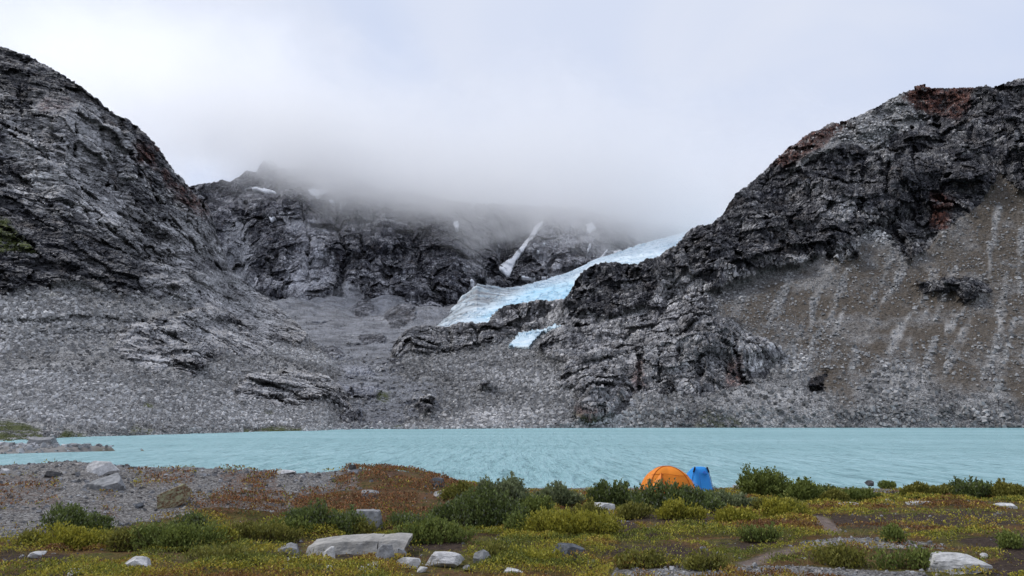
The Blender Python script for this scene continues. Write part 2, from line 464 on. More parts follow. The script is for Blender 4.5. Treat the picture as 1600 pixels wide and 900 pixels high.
def cliff(polys, k, soft=6, nz=.7, top=0.):
    """steep faces with a ledge on top: the face keeps its foot and leans out more with height"""
    out = np.zeros(bx.shape)
    for p in polys:
        m = region([p], soft, nz)
        yb = np.where(m > .5, by, -1e9).max(1); yb = np.where(yb < -1e8, np.nan, yb)
        ok = ~np.isnan(yb)
        if not ok.any(): continue
        yb = np.interp(np.arange(len(yb)), np.where(ok)[0], yb[ok])
        yb = np.convolve(np.pad(yb, 12, 'edge'), np.ones(25) / 25, 'valid')
        out = np.maximum(out, m * (np.clip(yb[:, None] - by, 0, 400) * k + top))
    return out

# ---- right mountain
R_crest = [(560, 570), (600, 548), (618, 532), (640, 514), (668, 511), (700, 512), (722, 505), (762, 505), (772, 490), (784, 480), (830, 475), (845, 471), (882, 470), (893, 452), (905, 436), (918, 424), (938, 413), (1000, 412), (1030, 404), (1056, 385), (1070, 366), (1084, 356), (1114, 350), (1128, 336), (1142, 318), (1160, 300), (1186, 276), (1215, 248), (1240, 228), (1262, 216), (1292, 200), (1325, 190), (1352, 178), (1385, 160), (1415, 145), (1440, 136), (1470, 137), (1500, 139), (1530, 139), (1556, 137), (1575, 131), (1600, 124), (1650, 105), (1750, 70), (2000, 20)]
kpy = [0, 120, 200, 300, 400, 450, 500, 550, 600, 640, 669]
kpx = [560, 700, 800, 900, 1000, 1140, 1300, 1440, 1600, 2000]
tab = [[900, 900, 900, 900, 890, 860, 820, 690, 545, 455, 396],
       [900, 900, 900, 900, 890, 860, 800, 680, 540, 450, 396],
       [950, 950, 950, 950, 900, 850, 770, 660, 525, 440, 396],
       [950, 950, 950, 920, 830, 780, 710, 600, 490, 430, 396],
       [1000, 1000, 980, 930, 800, 740, 660, 550, 470, 420, 396],
       [1050, 1020, 960, 860, 735, 680, 605, 525, 460, 420, 396],
       [1060, 1000, 900, 790, 690, 640, 580, 520, 460, 420, 396],
       [1030, 930, 850, 760, 680, 630, 570, 510, 455, 420, 396],
       [980, 860, 790, 720, 650, 600, 550, 500, 450, 412, 396],
       [900, 820, 740, 680, 600, 560, 520, 480, 440, 410, 396]]
GR, bx, by, vis = sheet(560, 1850, 980, 430, R_crest, kpx, kpy, tab, [(12, -3), (40, -25), (90, -90), (200, -260), (300, -500)])
wb = (fbm(np.stack([bx.ravel() / 40, by.ravel() / 40, 0 * bx.ravel()], 1), 5, 91, .6) * 22).reshape(bx.shape)
def region(polys, soft=8, nz=1.):
    m = np.zeros(bx.shape)
    for p in polys: m = np.maximum(m, sstep(-soft, soft, poly_sd(bx, by, p) + wb * nz))
    return m
upper = [(1056, 372), (1100, 300), (1200, 200), (1400, 60), (1750, -100), (2100, -100), (2100, 250), (1660, 285), (1590, 300), (1560, 262), (1545, 300), (1515, 330), (1480, 352), (1440, 385), (1418, 402), (1385, 372), (1352, 368), (1335, 400), (1250, 412), (1180, 428), (1120, 448), (1060, 470), (1030, 430)]
knob = [(880, 475), (893, 440), (930, 395), (1060, 380), (1080, 440), (1040, 480), (960, 500), (880, 505)]
bench = [(765, 500), (775, 470), (885, 460), (940, 500), (880, 530), (840, 515), (790, 522), (765, 545), (690, 548), (640, 556), (606, 548), (618, 520), (650, 500), (720, 495)]
rounded = [(838, 548), (858, 516), (905, 515), (960, 520), (950, 560), (900, 566), (850, 560)]
lower = [(895, 655), (905, 600), (880, 598), (900, 560), (960, 545), (1000, 520), (1060, 505), (1095, 490), (1150, 500), (1190, 530), (1225, 555), (1200, 585), (1165, 600), (1110, 615), (1050, 608), (990, 612), (975, 640), (930, 658)]
midband = [(1000, 480), (1080, 450), (1130, 470), (1100, 500), (1000, 520), (900, 560), (880, 530)]
islands = [[(1430, 440), (1475, 425), (1530, 430), (1540, 455), (1500, 470), (1440, 465)], [(740, 600), (790, 596), (785, 612), (750, 615)], [(640, 630), (672, 628), (668, 645), (640, 645)], [(1258, 585), (1290, 580), (1285, 612), (1265, 612)]]
strong = region([upper, knob, bench, lower], 6)
rockR = np.maximum(strong, region([rounded], 6, .5))
rockR = np.maximum(rockR, .8 * region([midband] + islands, 8))
low2 = [(930, 575), (1000, 540), (1070, 525), (1200, 545), (1195, 585), (1100, 612), (1000, 605)]
low3 = [(905, 655), (925, 605), (985, 602), (975, 640), (930, 658)]
rb = [(1068, 500), (1100, 490), (1150, 500), (1170, 525), (1140, 560), (1080, 555)]
push = cliff([lower], .35) + cliff([low2], .45, 4, .5) + cliff([low3], .5, 4, .4) + cliff([rb], .4, 4, .4) + cliff([bench], .7, 5, .4) + cliff([knob], .5, 6, .4) + cliff([rounded], .6, 6, .3, 3) + 12 * region([upper], 25, .6)
push += cliff(islands, .5, 4, .4)
for q_ in ([(1100, 345), (1230, 335), (1340, 370), (1320, 400), (1180, 420), (1060, 450), (1050, 390)], [(1180, 330), (1260, 280), (1350, 290), (1345, 360), (1200, 350)], [(1290, 280), (1380, 235), (1470, 240), (1480, 300), (1400, 390), (1340, 350)], [(1480, 200), (1600, 160), (1700, 160), (1700, 270), (1560, 250), (1500, 300)]):
    push += cliff([q_], .18, 4, .9)
creR = lines([([(1560, 130), (1566, 200), (1574, 275)], 8), ([(1590, 150), (1594, 230), (1600, 280)], 4), ([(1463, 185), (1478, 250), (1470, 330), (1450, 385)], 6), ([(1392, 225), (1385, 290), (1395, 350), (1420, 395)], 6),
 ([(1268, 285), (1275, 330), (1300, 360), (1335, 372)], 4), ([(1350, 240), (1345, 310), (1330, 355)], 6), ([(1120, 350), (1105, 420), (1098, 465)], 4), ([(1200, 335), (1190, 410)], 4), ([(1160, 340), (1150, 435)], 3.5), ([(1060, 385), (1050, 450), (1025, 510)], 6),
 ([(1235, 345), (1265, 405)], 4), ([(1300, 240), (1240, 270), (1190, 320)], 4), ([(1290, 375), (1300, 400)], 4), ([(1520, 180), (1515, 240), (1525, 300)], 4), ([(1425, 200), (1430, 280), (1440, 340)], 4), ([(1215, 250), (1180, 330)], 3),
 ([(1000, 555), (998, 608)], 4), ([(1060, 545), (1058, 600)], 4), ([(1105, 495), (1090, 560), (1098, 612)], 7), ([(905, 600), (900, 650)], 5), ([(955, 555), (940, 600)], 5), ([(1150, 540), (1160, 590)], 4), ([(1030, 550), (1030, 600)], 3),
 ([(700, 512), (705, 548)], 4), ([(745, 505), (748, 540)], 4), ([(810, 480), (815, 512)], 4), ([(850, 475), (848, 505)], 4), ([(650, 530), (700, 552)], 4), ([(930, 420), (915, 460), (890, 505)], 4), ([(985, 415), (975, 470)], 3), ([(900, 515), (880, 545)], 3), ([(960, 470), (1000, 510), (960, 540)], 4), ([(930, 485), (940, 530)], 3)])
GR = toward(GR, push - 17 * creR)
GR, toneR, dR = relief(GR, 28, rockR * (1 - .35 * region([lower, bench, rounded], 8)), 5, 3, (1.25, 1.1, .55))
GR[..., 2] -= 22 * sstep(640, 575, bx)
bxs, bys = bx, by
brown = region([[(1180, 440), (1260, 405), (1340, 370), (1420, 395), (1520, 320), (1560, 255), (1610, 280), (2100, 270), (2100, 640), (1600, 640), (1540, 600), (1480, 600), (1400, 545), (1330, 620), (1270, 610), (1260, 560), (1180, 530), (1110, 480)]], 20, 1.3)
dnz = fbm(np.stack([bx.ravel() / 60 + by.ravel() / 260, by.ravel() / 300, 0 * bx.ravel()], 1), 5, 95, .6).reshape(bx.shape)
brown *= sstep(-.5, -.05, dnz + .25)
chute = np.zeros(bx.shape)
for path, wd in [([(1345, 372), (1325, 430), (1290, 500), (1262, 545)], 4), ([(1420, 395), (1400, 440), (1372, 480), (1345, 530), (1330, 575)], 4.5), ([(1475, 360), (1470, 400), (1440, 470), (1400, 520), (1380, 580)], 3.5),
                 ([(1545, 380), (1545, 430), (1500, 490), (1455, 540), (1440, 600)], 4), ([(1572, 430), (1562, 500), (1550, 560), (1520, 610)], 4.5), ([(1268, 470), (1262, 510), (1240, 540), (1210, 570)], 5), ([(1600, 330), (1592, 420), (1596, 500)], 4), ([(1530, 470), (1500, 530), (1470, 590)], 3),
                 ([(1300, 400), (1290, 440), (1268, 470), (1250, 520)], 2), ([(1395, 395), (1378, 440), (1360, 470)], 1.8), ([(1450, 480), (1425, 530), (1400, 600)], 2), ([(1500, 400), (1478, 450), (1462, 500)], 2), ([(1560, 320), (1552, 380)], 2.2),
                 ([(1585, 500), (1570, 560), (1555, 620)], 2.2), ([(1320, 480), (1300, 530), (1290, 570)], 1.8), ([(1230, 440), (1215, 480), (1190, 520)], 2.4), ([(1410, 430), (1385, 470)], 1.6), ([(1620, 420), (1612, 500), (1600, 560)], 2)]:
    wd = wd * .9
    p_ = np.array(path, float); d = np.full(bx.shape, 1e9)
    for k in range(len(p_) - 1):
        a, c = p_[k], p_[k + 1]; ex, ey = c - a
        t = np.clip(((bx - a[0]) * ex + (by - a[1]) * ey) / (ex * ex + ey * ey), 0, 1)
        d = np.minimum(d, np.hypot(bx - a[0] - t * ex, by - a[1] - t * ey))
    chute = np.maximum(chute, sstep(wd + 5, wd - 5, d + wb * .5 + 6 * vnoise(np.stack([bx.ravel() / 7, by.ravel() / 7, 0 * bx.ravel()], 1), 44).reshape(bx.shape) - 3) * .75)
chute *= (1 - rockR) * sstep(.12, .55, vnoise(np.stack([bx.ravel() / 14, by.ravel() / 34, 0 * bx.ravel()], 1), 48).reshape(bx.shape))
rust = region([[(1410, 155), (1440, 128), (1520, 130), (1515, 165), (1495, 192), (1470, 180), (1440, 170)], [(1200, 262), (1245, 220), (1320, 190), (1330, 200), (1280, 235), (1225, 262)], [(1455, 300), (1490, 310), (1480, 355), (1455, 350)], [(985, 590), (1000, 560), (1008, 600), (992, 612)], [(1140, 560), (1160, 550), (1160, 600), (1135, 605)], [(905, 640), (930, 645), (925, 664), (905, 662)]], 5, .5)
lightR = np.maximum(region([[(1160, 440), (1240, 405), (1330, 385), (1320, 405), (1240, 420), (1200, 440)]], 8, .8) * .8, region([rounded, [(980, 530), (1080, 510), (1110, 520), (1060, 545), (990, 550)], [(1020, 440), (1080, 430), (1080, 480), (1030, 490)], [(870, 540), (1000, 500), (1000, 530), (900, 560)]], 10, 1) * .6)
lightR = np.maximum(lightR, .35 * region([[(1265, 290), (1340, 280), (1340, 340), (1270, 350)], [(1200, 560), (1240, 520), (1250, 560)], midband], 12, 1))
lightR = np.maximum(lightR, .42 * region([lower, bench], 10, .8))
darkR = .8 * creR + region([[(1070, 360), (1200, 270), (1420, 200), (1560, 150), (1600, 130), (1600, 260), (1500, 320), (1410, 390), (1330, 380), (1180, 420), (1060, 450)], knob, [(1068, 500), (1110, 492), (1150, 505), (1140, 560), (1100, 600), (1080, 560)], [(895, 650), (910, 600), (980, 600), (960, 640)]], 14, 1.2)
vegR = region([[(870, 668), (900, 652), (960, 655), (960, 669)], [(1100, 640), (1160, 655), (1150, 668), (1080, 668)]], 6, .5) * .7
talus_top = region([[(1215, 300), (1300, 205), (1410, 150), (1440, 190), (1380, 230), (1300, 240), (1240, 262)]], 8, 1)
rockR *= 1 - .9 * talus_top
rust = np.maximum(rust, 0)
def finish(name, G, rock, light, rust_, brn, veg, dark, cht, mat, tone):
    nu, nv = G.shape[:2]
    a1 = np.stack([rock, light, rust_, brn], -1).reshape(-1, 4); a2 = np.stack([veg, dark, cht, tone], -1).reshape(-1, 4)
    o = mesh_np(name, G.reshape(-1, 3), grid_faces(nu, nv), mat, smooth=False, attrs={'m1': a1, 'm2': a2})
    return tag(o, kind='structure')
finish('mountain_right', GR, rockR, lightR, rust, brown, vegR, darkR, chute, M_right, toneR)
talusR = (GR, bx, by, (1 - rockR), brown, chute, vis)

# ---- left mountain
L_crest = [(-500, -150), (-200, 0), (-60, 52), (0, 72), (25, 83), (50, 92), (78, 106), (100, 118), (125, 134), (142, 146), (160, 162), (180, 181), (200, 187), (218, 201), (240, 226), (255, 246), (268, 264), (290, 290), (308, 308), (324, 322), (333, 342), (341, 370), (351, 392), (356, 415), (368, 428), (392, 448), (420, 468), (445, 490), (468, 512), (480, 524), (500, 545), (540, 575), (580, 600)]
kpxL = [-500, -150, 0, 100, 200, 300, 350, 400, 480, 580]
tabL = [[560, 520, 480, 430, 390, 370, 330, 290, 240, 170, 110],
        [700, 660, 600, 540, 490, 460, 410, 340, 270, 190, 120],
        [800, 740, 640, 570, 510, 480, 430, 360, 280, 210, 135],
        [850, 780, 670, 600, 540, 500, 440, 370, 290, 220, 155],
        [900, 850, 760, 680, 600, 550, 480, 400, 320, 240, 180],
        [1000, 950, 900, 830, 720, 650, 560, 460, 360, 280, 205],
        [1050, 1020, 980, 950, 850, 760, 640, 520, 400, 300, 220],
        [1080, 1060, 1040, 1000, 950, 860, 740, 580, 430, 330, 245],
        [1100, 1080, 1060, 1040, 1000, 920, 840, 660, 480, 370, 285],
        [1100, 1080, 1060, 1040, 1000, 920, 840, 700, 520, 400, 330]]
GL, bx, by, vis = sheet(-420, 580, 780, 430, L_crest, kpxL, [-50, 70, 180, 300, 400, 450, 500, 550, 600, 640, 692], tabL, [(12, -3), (40, -25), (90, -90), (200, -260), (300, -500)])
wb = (fbm(np.stack([bx.ravel() / 40, by.ravel() / 40, 0 * bx.ravel()], 1), 5, 92, .6) * 22).reshape(bx.shape)
cliffL = [(-600, -300), (200, 100), (340, 280), (370, 420), (420, 455), (490, 520), (470, 535), (420, 540), (330, 560), (300, 590), (230, 560), (170, 545), (190, 520), (260, 500), (300, 470), (240, 462), (190, 455), (90, 452), (0, 460), (-600, 470)]
slab1 = [(225, 440), (330, 420), (400, 445), (480, 520), (460, 535), (400, 520), (330, 490)]
slab2 = [(170, 540), (250, 490), (330, 480), (440, 535), (400, 560), (330, 560), (260, 575), (200, 560)]
outc = [[(370, 612), (400, 585), (445, 576), (520, 598), (598, 604), (585, 620), (520, 612), (440, 632), (380, 628)]]
rockL = region([cliffL], 6)
rockL = np.maximum(rockL, .9 * region([slab1, slab2] + outc, 6))
push = 10 * region([cliffL], 25, .6) + cliff([slab1], .3, 5, .6) + cliff([slab2], .3, 5, .6) + cliff(outc, .6, 4, .6, 2)
# shelves that climb across the face
for q_, k_ in (([(-400, 60), (-10, 180), (80, 232), (150, 285), (230, 340), (330, 400), (360, 500), (-400, 500)], 14), ([(-400, 200), (0, 340), (90, 400), (180, 430), (300, 440), (300, 520), (-400, 520)], 12),
               ([(60, 180), (120, 170), (180, 210), (186, 300), (150, 290), (60, 230)], 8), ([(190, 195), (230, 215), (300, 310), (330, 400), (260, 400), (200, 320)], 12), ([(200, 420), (300, 400), (350, 430), (330, 460), (250, 450)], 8)):
    push += k_ * sstep(-3, 8, poly_sd(bx, by, q_) + wb * .6)
creL = lines([([(182, 182), (176, 240), (186, 300), (205, 345)], 8), ([(128, 140), (118, 200), (116, 245)], 4), ([(158, 165), (160, 230), (168, 290)], 4), ([(-20, 345), (60, 392), (130, 432), (210, 452), (300, 450)], 5), ([(-20, 190), (60, 240), (130, 300), (220, 355), (300, 400)], 3.5),
 ([(242, 228), (235, 290), (252, 345)], 4), ([(300, 300), (290, 350), (310, 400)], 4), ([(250, 455), (330, 500), (400, 532), (455, 540)], 5), ([(200, 492), (280, 530), (340, 565)], 4), ([(300, 440), (370, 480), (420, 512)], 4), ([(40, 95), (30, 150), (36, 200)], 4), ([(80, 110), (76, 170)], 4),
 ([(60, 300), (140, 340), (220, 400), (300, 425)], 4), ([(-20, 250), (60, 300), (120, 370)], 4), ([(210, 200), (215, 260), (208, 330)], 4), ([(330, 345), (320, 390), (345, 425)], 4), ([(230, 560), (290, 550), (340, 565)], 3), ([(170, 540), (230, 520), (260, 500)], 3)])
GL = toward(GL, push - 14 * creL)
slabm = region([slab1, slab2, [(300, 380), (350, 400), (360, 440), (300, 440)]], 10, .8)
GL, toneL, _ = relief(GL, 18, rockL * (1 - .55 * slabm), 3, 13, (.6, .9, 1.7), 1 / 110., .55)
GL[..., 2] -= 15 * sstep(500, 575, bx)
lightL = np.maximum(region([slab1, slab2], 10, 1) * .9, .75 * region([[(0, 170), (10, 225), (150, 330), (250, 365), (180, 330), (70, 225)], [(180, 190), (205, 220), (190, 300), (175, 300)], [(240, 380), (330, 330), (350, 400), (260, 440)], [(50, 150), (170, 190), (170, 240), (60, 210)], outc[0], [(520, 590), (600, 604), (560, 615)], [(190, 330), (330, 340), (320, 400), (240, 370)]], 14, 1.4))
rustL = .8 * region([[(255, 270), (320, 320), (325, 345), (270, 310)], [(60, 160), (100, 165), (100, 180), (60, 180)], [(210, 225), (240, 230), (240, 260), (215, 255)]], 8, 1.3)
lightL = np.maximum(lightL, .4 * region([[(40, 160), (180, 180), (180, 330), (330, 400), (340, 430), (200, 400), (60, 280)]], 20, 1.2))
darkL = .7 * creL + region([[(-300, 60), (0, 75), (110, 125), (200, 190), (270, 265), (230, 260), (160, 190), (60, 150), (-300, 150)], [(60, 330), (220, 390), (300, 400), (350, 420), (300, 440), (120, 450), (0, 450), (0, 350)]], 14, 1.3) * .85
vegL = region([[(60, 668), (10, 650), (-100, 640), (-100, 695), (85, 690)], [(90, 455), (60, 460), (100, 462)], [(-300, 300), (0, 345), (60, 400), (20, 395), (-300, 360)], [(100, 668), (140, 674), (135, 684), (90, 684)], [(230, 628), (240, 634), (236, 640), (226, 634)], [(380, 668), (470, 666), (470, 673), (380, 675)], [(210, 660), (250, 672), (200, 678)], [(400, 640), (425, 640), (425, 648), (405, 650)]], 3, .5)
shade = 0 * bx
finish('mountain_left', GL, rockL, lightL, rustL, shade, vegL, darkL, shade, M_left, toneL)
talusL = (GL, bx, by, (1 - rockL) * (1 - vegL), shade, shade, vis)

# ---- valley moraine
M_crest = [(250, 400), (340, 400), (560, 400), (1200, 400)]
kM = [380, 400, 440, 470, 500, 530, 560, 600, 640, 673]
rowM = [2500, 2400, 2050, 1640, 1230, 920, 690, 530, 445, 396]
tabM = [[2500, 2350, 1950, 1560, 1150, 830, 620, 480, 400, 330], rowM, rowM, rowM]
GM, bx, by, vis = sheet(330, 1000, 480, 260, M_crest, [330, 480, 800, 1100], kM, tabM, [(40, 10), (200, 20)], sm=10)
wb = (fbm(np.stack([bx.ravel() / 40, by.ravel() / 40, 0 * bx.ravel()], 1), 5, 93, .6) * 22).reshape(bx.shape)
outM = [[(370, 612), (400, 585), (445, 576), (500, 598), (600, 602), (590, 622), (520, 618), (440, 636), (380, 628)], [(530, 570), (575, 568), (585, 585), (545, 590)], [(635, 632), (680, 626), (670, 645), (635, 646)], [(500, 648), (560, 640), (560, 656), (505, 660)], [(820, 575), (850, 566), (850, 600), (815, 600)], [(600, 560), (700, 540), (700, 570), (620, 575)], [(470, 545), (520, 540), (540, 556), (490, 562)], [(596, 500), (640, 490), (652, 505), (610, 513)], [(540, 482), (575, 474), (588, 488), (555, 494)], [(430, 520), (470, 526), (480, 540), (440, 536)], [(560, 525), (600, 520), (606, 534), (570, 538)]]
rockM = region(outM, 5, .5)
GM = toward(GM, cliff(outM, .7, 4, .4, 3))
GM, toneM, _ = relief(GM, 9, rockM, 15, 23, (1, 1, 1), 1 / 90.)
GM[..., 2] += (42 * fbm(GM.reshape(-1, 3) / np.array([150, 260, 200]), 5, 29, .5).reshape(bx.shape) + 6) * sstep(950, 1350, GM[..., 1])
GM[..., 2] -= 14 * sstep(420, 335, bx)
GM[..., 2] -= 12 * sstep(660, 780, bx)
lightM = .9 * region([[(440, 582), (475, 585), (470, 600), (445, 600)], [(530, 598), (600, 602), (590, 614), (530, 610)], outM[1], outM[2]], 5, .5)
vegM = region([[(380, 667), (468, 666), (470, 674), (380, 676)], [(410, 640), (430, 640), (430, 650), (410, 650)], [(590, 612), (610, 612), (605, 625), (590, 625)], [(610, 662), (640, 662), (640, 668), (610, 668)], [(775, 655), (800, 655), (800, 664), (775, 664)]], 3, .4)
fine = region([[(360, 430), (480, 480), (620, 470), (800, 440), (800, 520), (600, 560), (480, 545), (400, 480)]], 12)
zM = 0 * bx
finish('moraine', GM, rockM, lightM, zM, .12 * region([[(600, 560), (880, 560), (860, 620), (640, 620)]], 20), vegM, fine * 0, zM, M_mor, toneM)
talusM = (GM, bx, by, (1 - rockM) * (1 - vegM) * (1 - fine * .45), zM, zM, vis)

# ---- back mountain, its top in the cloud
B_crest = [(100, 330), (250, 300), (330, 288), (350, 280), (362, 283), (385, 266), (398, 268), (412, 252), (424, 250), (436, 262), (452, 266), (468, 261), (482, 256), (492, 246), (508, 244), (520, 258), (540, 266), (556, 282), (572, 284), (600, 298), (650, 300), (700, 312), (760, 318), (830, 322), (900, 325), (960, 338), (1020, 350), (1100, 360), (1250, 400)]
kB = [150, 250, 300, 350, 400, 440, 470, 500, 560]
rB = [2350, 2150, 2030, 1900, 1780, 1680, 1580, 1400, 1100]
rB2 = [2500, 2350, 2250, 2120, 1980, 1850, 1700, 1500, 1200]
GB, bx, by, vis = sheet(150, 1200, 860, 330, B_crest, [150, 700, 770, 800, 1200], kB, [rB, rB, [v + 60 for v in rB], rB2, rB2], [(30, -10), (200, -200), (500, -600)], bottom=[(100, 540), (560, 540), (800, 500), (1250, 500)])
wb = (fbm(np.stack([bx.ravel() / 40, by.ravel() / 40, 0 * bx.ravel()], 1), 5, 94, .6) * 22).reshape(bx.shape)
cliffB = [(-50, 100), (1300, 100), (1300, 500), (960, 420), (880, 425), (800, 440), (775, 445), (740, 440), (700, 490), (660, 490), (610, 470), (570, 468), (540, 440), (510, 470), (480, 478), (440, 470), (390, 440), (360, 420), (340, 400)]
rockB = region([cliffB], 8, 1)
gul = region([[(345, 440), (360, 340), (385, 350), (400, 400), (380, 420), (400, 470), (470, 490), (480, 560), (350, 560)]], 14, 1)
main = [(300, 330), (420, 300), (560, 290), (700, 345), (730, 390), (775, 440), (740, 450), (690, 480), (570, 460), (480, 470), (380, 440), (330, 400)]
spur = [(800, 440), (812, 420), (830, 380), (852, 345), (900, 330), (990, 350), (985, 400), (930, 412), (880, 425), (830, 436)]
creB = lines([([(385, 320), (374, 400), (395, 445)], 5), ([(470, 325), (485, 380), (480, 440)], 5), ([(520, 310), (540, 400), (528, 465)], 6), ([(580, 330), (600, 420), (625, 470)], 5), ([(640, 350), (655, 420), (690, 475)], 6), ([(690, 370), (722, 425), (750, 442)], 5), ([(558, 335), (568, 400)], 4), ([(430, 310), (440, 370), (425, 430)], 4), ([(770, 430), (790, 400), (820, 360), (850, 335)], 7), ([(610, 350), (635, 400)], 4), ([(700, 400), (700, 440), (715, 465)], 5), ([(350, 330), (410, 345), (480, 335)], 4), ([(880, 360), (870, 400), (850, 430)], 4), ([(930, 350), (920, 400)], 4), ([(500, 300), (500, 340)], 4)])
GB = toward(GB, -38 * creB + 60 * region([main], 28, .8) + 50 * region([spur], 10, .5) - 25 * gul)
GB, toneB, _ = relief(GB, 42, rockB, 10, 33, (1.7, 1.4, .5), 1 / 260., -.2)
lightB = .75 * region([[(440, 330), (500, 360), (520, 430), (480, 478), (450, 430), (460, 390)], [(820, 360), (900, 350), (950, 400), (850, 430)]], 14, 1.2)
brB = .7 * region([[(560, 400), (620, 400), (620, 460), (570, 460)]], 14, 1)
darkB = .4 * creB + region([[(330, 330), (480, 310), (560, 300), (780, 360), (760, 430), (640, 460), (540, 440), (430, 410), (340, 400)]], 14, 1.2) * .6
zB = 0 * bx
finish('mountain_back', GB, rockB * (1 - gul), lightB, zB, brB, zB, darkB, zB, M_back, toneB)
GB_ = (GB, bx, by, vis)

# ------------------------------------------------------------------ ice and snow
def ice_mat(name, dirty=0., blue=1.):
    b = NB(name, 'BOTH'); p = b.pos()
    d, g, bl, al = b.attr('ice')           # dirt, blue, -
    mp_ = b.map(b.warp(p, .01, 30), (.35, 1, 1), (0, -.25, -.85))
    s1, _ = b.noise(mp_, .03, 6, .6); s2, _ = b.noise(mp_, .16, 5, .6); s3, _ = b.noise(p, .25, 5, .6)
    f = b.math('ADD', b.math('MULTIPLY', s1, .45), b.math('ADD', b.math('MULTIPLY', s2, .35), b.math('MULTIPLY', s3, .2)))
    cl = b.ramp(f, [(.36, (.50, .62, .70)), (.5, (.72, .81, .87)), (.62, (.90, .94, .96))])
    cl = b.mix(b.math('MULTIPLY', g, b.ramp(s2, [(.3, .9), (.65, .35)])), cl, (.28, .60, .80))
    cv = b.noise(b.map(b.warp(p, .012, 40), (1, .22, 1), (0, 0, .35)), .045, 4, .6)[0]
    cvl = b.ramp(b.math('ABSOLUTE', b.math('SUBTRACT', cv, .5)), [(.0, 1.), (.02, .6), (.05, 0.)])
    cl = b.mix(b.math('MULTIPLY', cvl, .4), cl, (.20, .42, .58))
    cl = b.mix(b.math('MULTIPLY', b.ramp(b.noise(mp_, .07, 6, .65)[0], [(.5, 0.), (.64, 1.)]), .16), cl, (.30, .36, .40))
    dm = b.math('MULTIPLY', d, b.ramp(s1, [(.42, 1.), (.58, .35)]))
    cl = b.mix(dm, cl, (.16, .16, .17))
    h = b.math('SUBTRACT', b.math('ADD', b.math('MULTIPLY', s1, 10.), b.math('ADD', b.math('MULTIPLY', s2, 3.), b.math('MULTIPLY', s3, .7))), b.math('MULTIPLY', cvl, 2.5))
    dn = b.n('Displacement'); b.set(dn.inputs['Height'], h); dn.inputs['Midlevel'].default_value = 6.; dn.inputs['Scale'].default_value = 1.
    b.t.links.new(dn.outputs[0], b.out.inputs['Displacement'])
    b.bsdf(cl, .5, .35); return b.m
M_ice = ice_mat('glacier_ice')
lo = [(676, 516), (700, 515), (760, 512), (790, 492), (840, 484), (890, 478), (905, 455), (925, 432), (960, 425), (1040, 415), (1090, 385), (1140, 360)]
hi = [(676, 514), (688, 503), (704, 486), (722, 464), (745, 444), (762, 445), (790, 450), (815, 446), (850, 437), (880, 428), (910, 416), (935, 404), (960, 395), (1000, 381), (1065, 364), (1140, 345)]
pxs = np.linspace(676, 1140, 480); nv = 170
lp = np.interp(pxs, *zip(*lo)); hp = np.interp(pxs, *zip(*hi))
v = np.linspace(0, 1, nv)
PX = np.repeat(pxs[:, None], nv, 1); PY = lp[:, None] * (1 - v) + hp[:, None] * v
Y0 = np.interp(pxs, [640, 700, 800, 900, 1000, 1140], [900, 880, 880, 900, 980, 1150])
Y1 = np.interp(pxs, [640, 720, 800, 900, 1000, 1140], [1000, 1330, 1560, 1700, 1850, 2000])
YY = Y0[:, None] + (Y1 - Y0)[:, None] * v ** 1.25
GG = at(PX, PY, YY)
n = normals_grid(GG); n *= np.sign(n[..., 2:3])
bl_ = 14 * fbm(GG.reshape(-1, 3) / np.array([150, 300, 200]), 5, 71).reshape(PX.shape)
edge = sstep(0, .08, v)[None, :] * sstep(1, .96, v)[None, :]
GG = GG + n * ((bl_ * .6) * edge)[..., None]
GG[:, -1, 2] -= 12; GG[:, 0, 2] -= 15
dirt = np.clip(sstep(6, -10, poly_sd(PX, PY, [(690, 505), (760, 475), (830, 452), (900, 425), (1200, 330), (1200, 520), (690, 540)])) , 0, 1) * sstep(840, 780, PX) + .7 * sstep(760, 690, PX)
blue = sstep(-8, 10, poly_sd(PX, PY, [(740, 500), (790, 470), (830, 448), (900, 440), (920, 450), (890, 480), (800, 495)])) * .9 + .25
o = mesh_np('glacier', GG.reshape(-1, 3), grid_faces(*PX.shape), M_ice, attrs={'ice': np.stack([np.clip(dirt, 0, .9), blue, blue * 0], -1).reshape(-1, 3)})
tag(o, 'pale blue glacier tongue flowing down from the mist behind the rock bench', 'glacier')

b = NB('snow'); p = b.pos(); s1, _ = b.noise(p, .08, 5, .6)
b.bsdf(b.ramp(s1, [(.3, (.74, .77, .82)), (.7, (.90, .91, .94))]), .7, .2, b.bump(s1, 3., .6)); M_snow = b.m

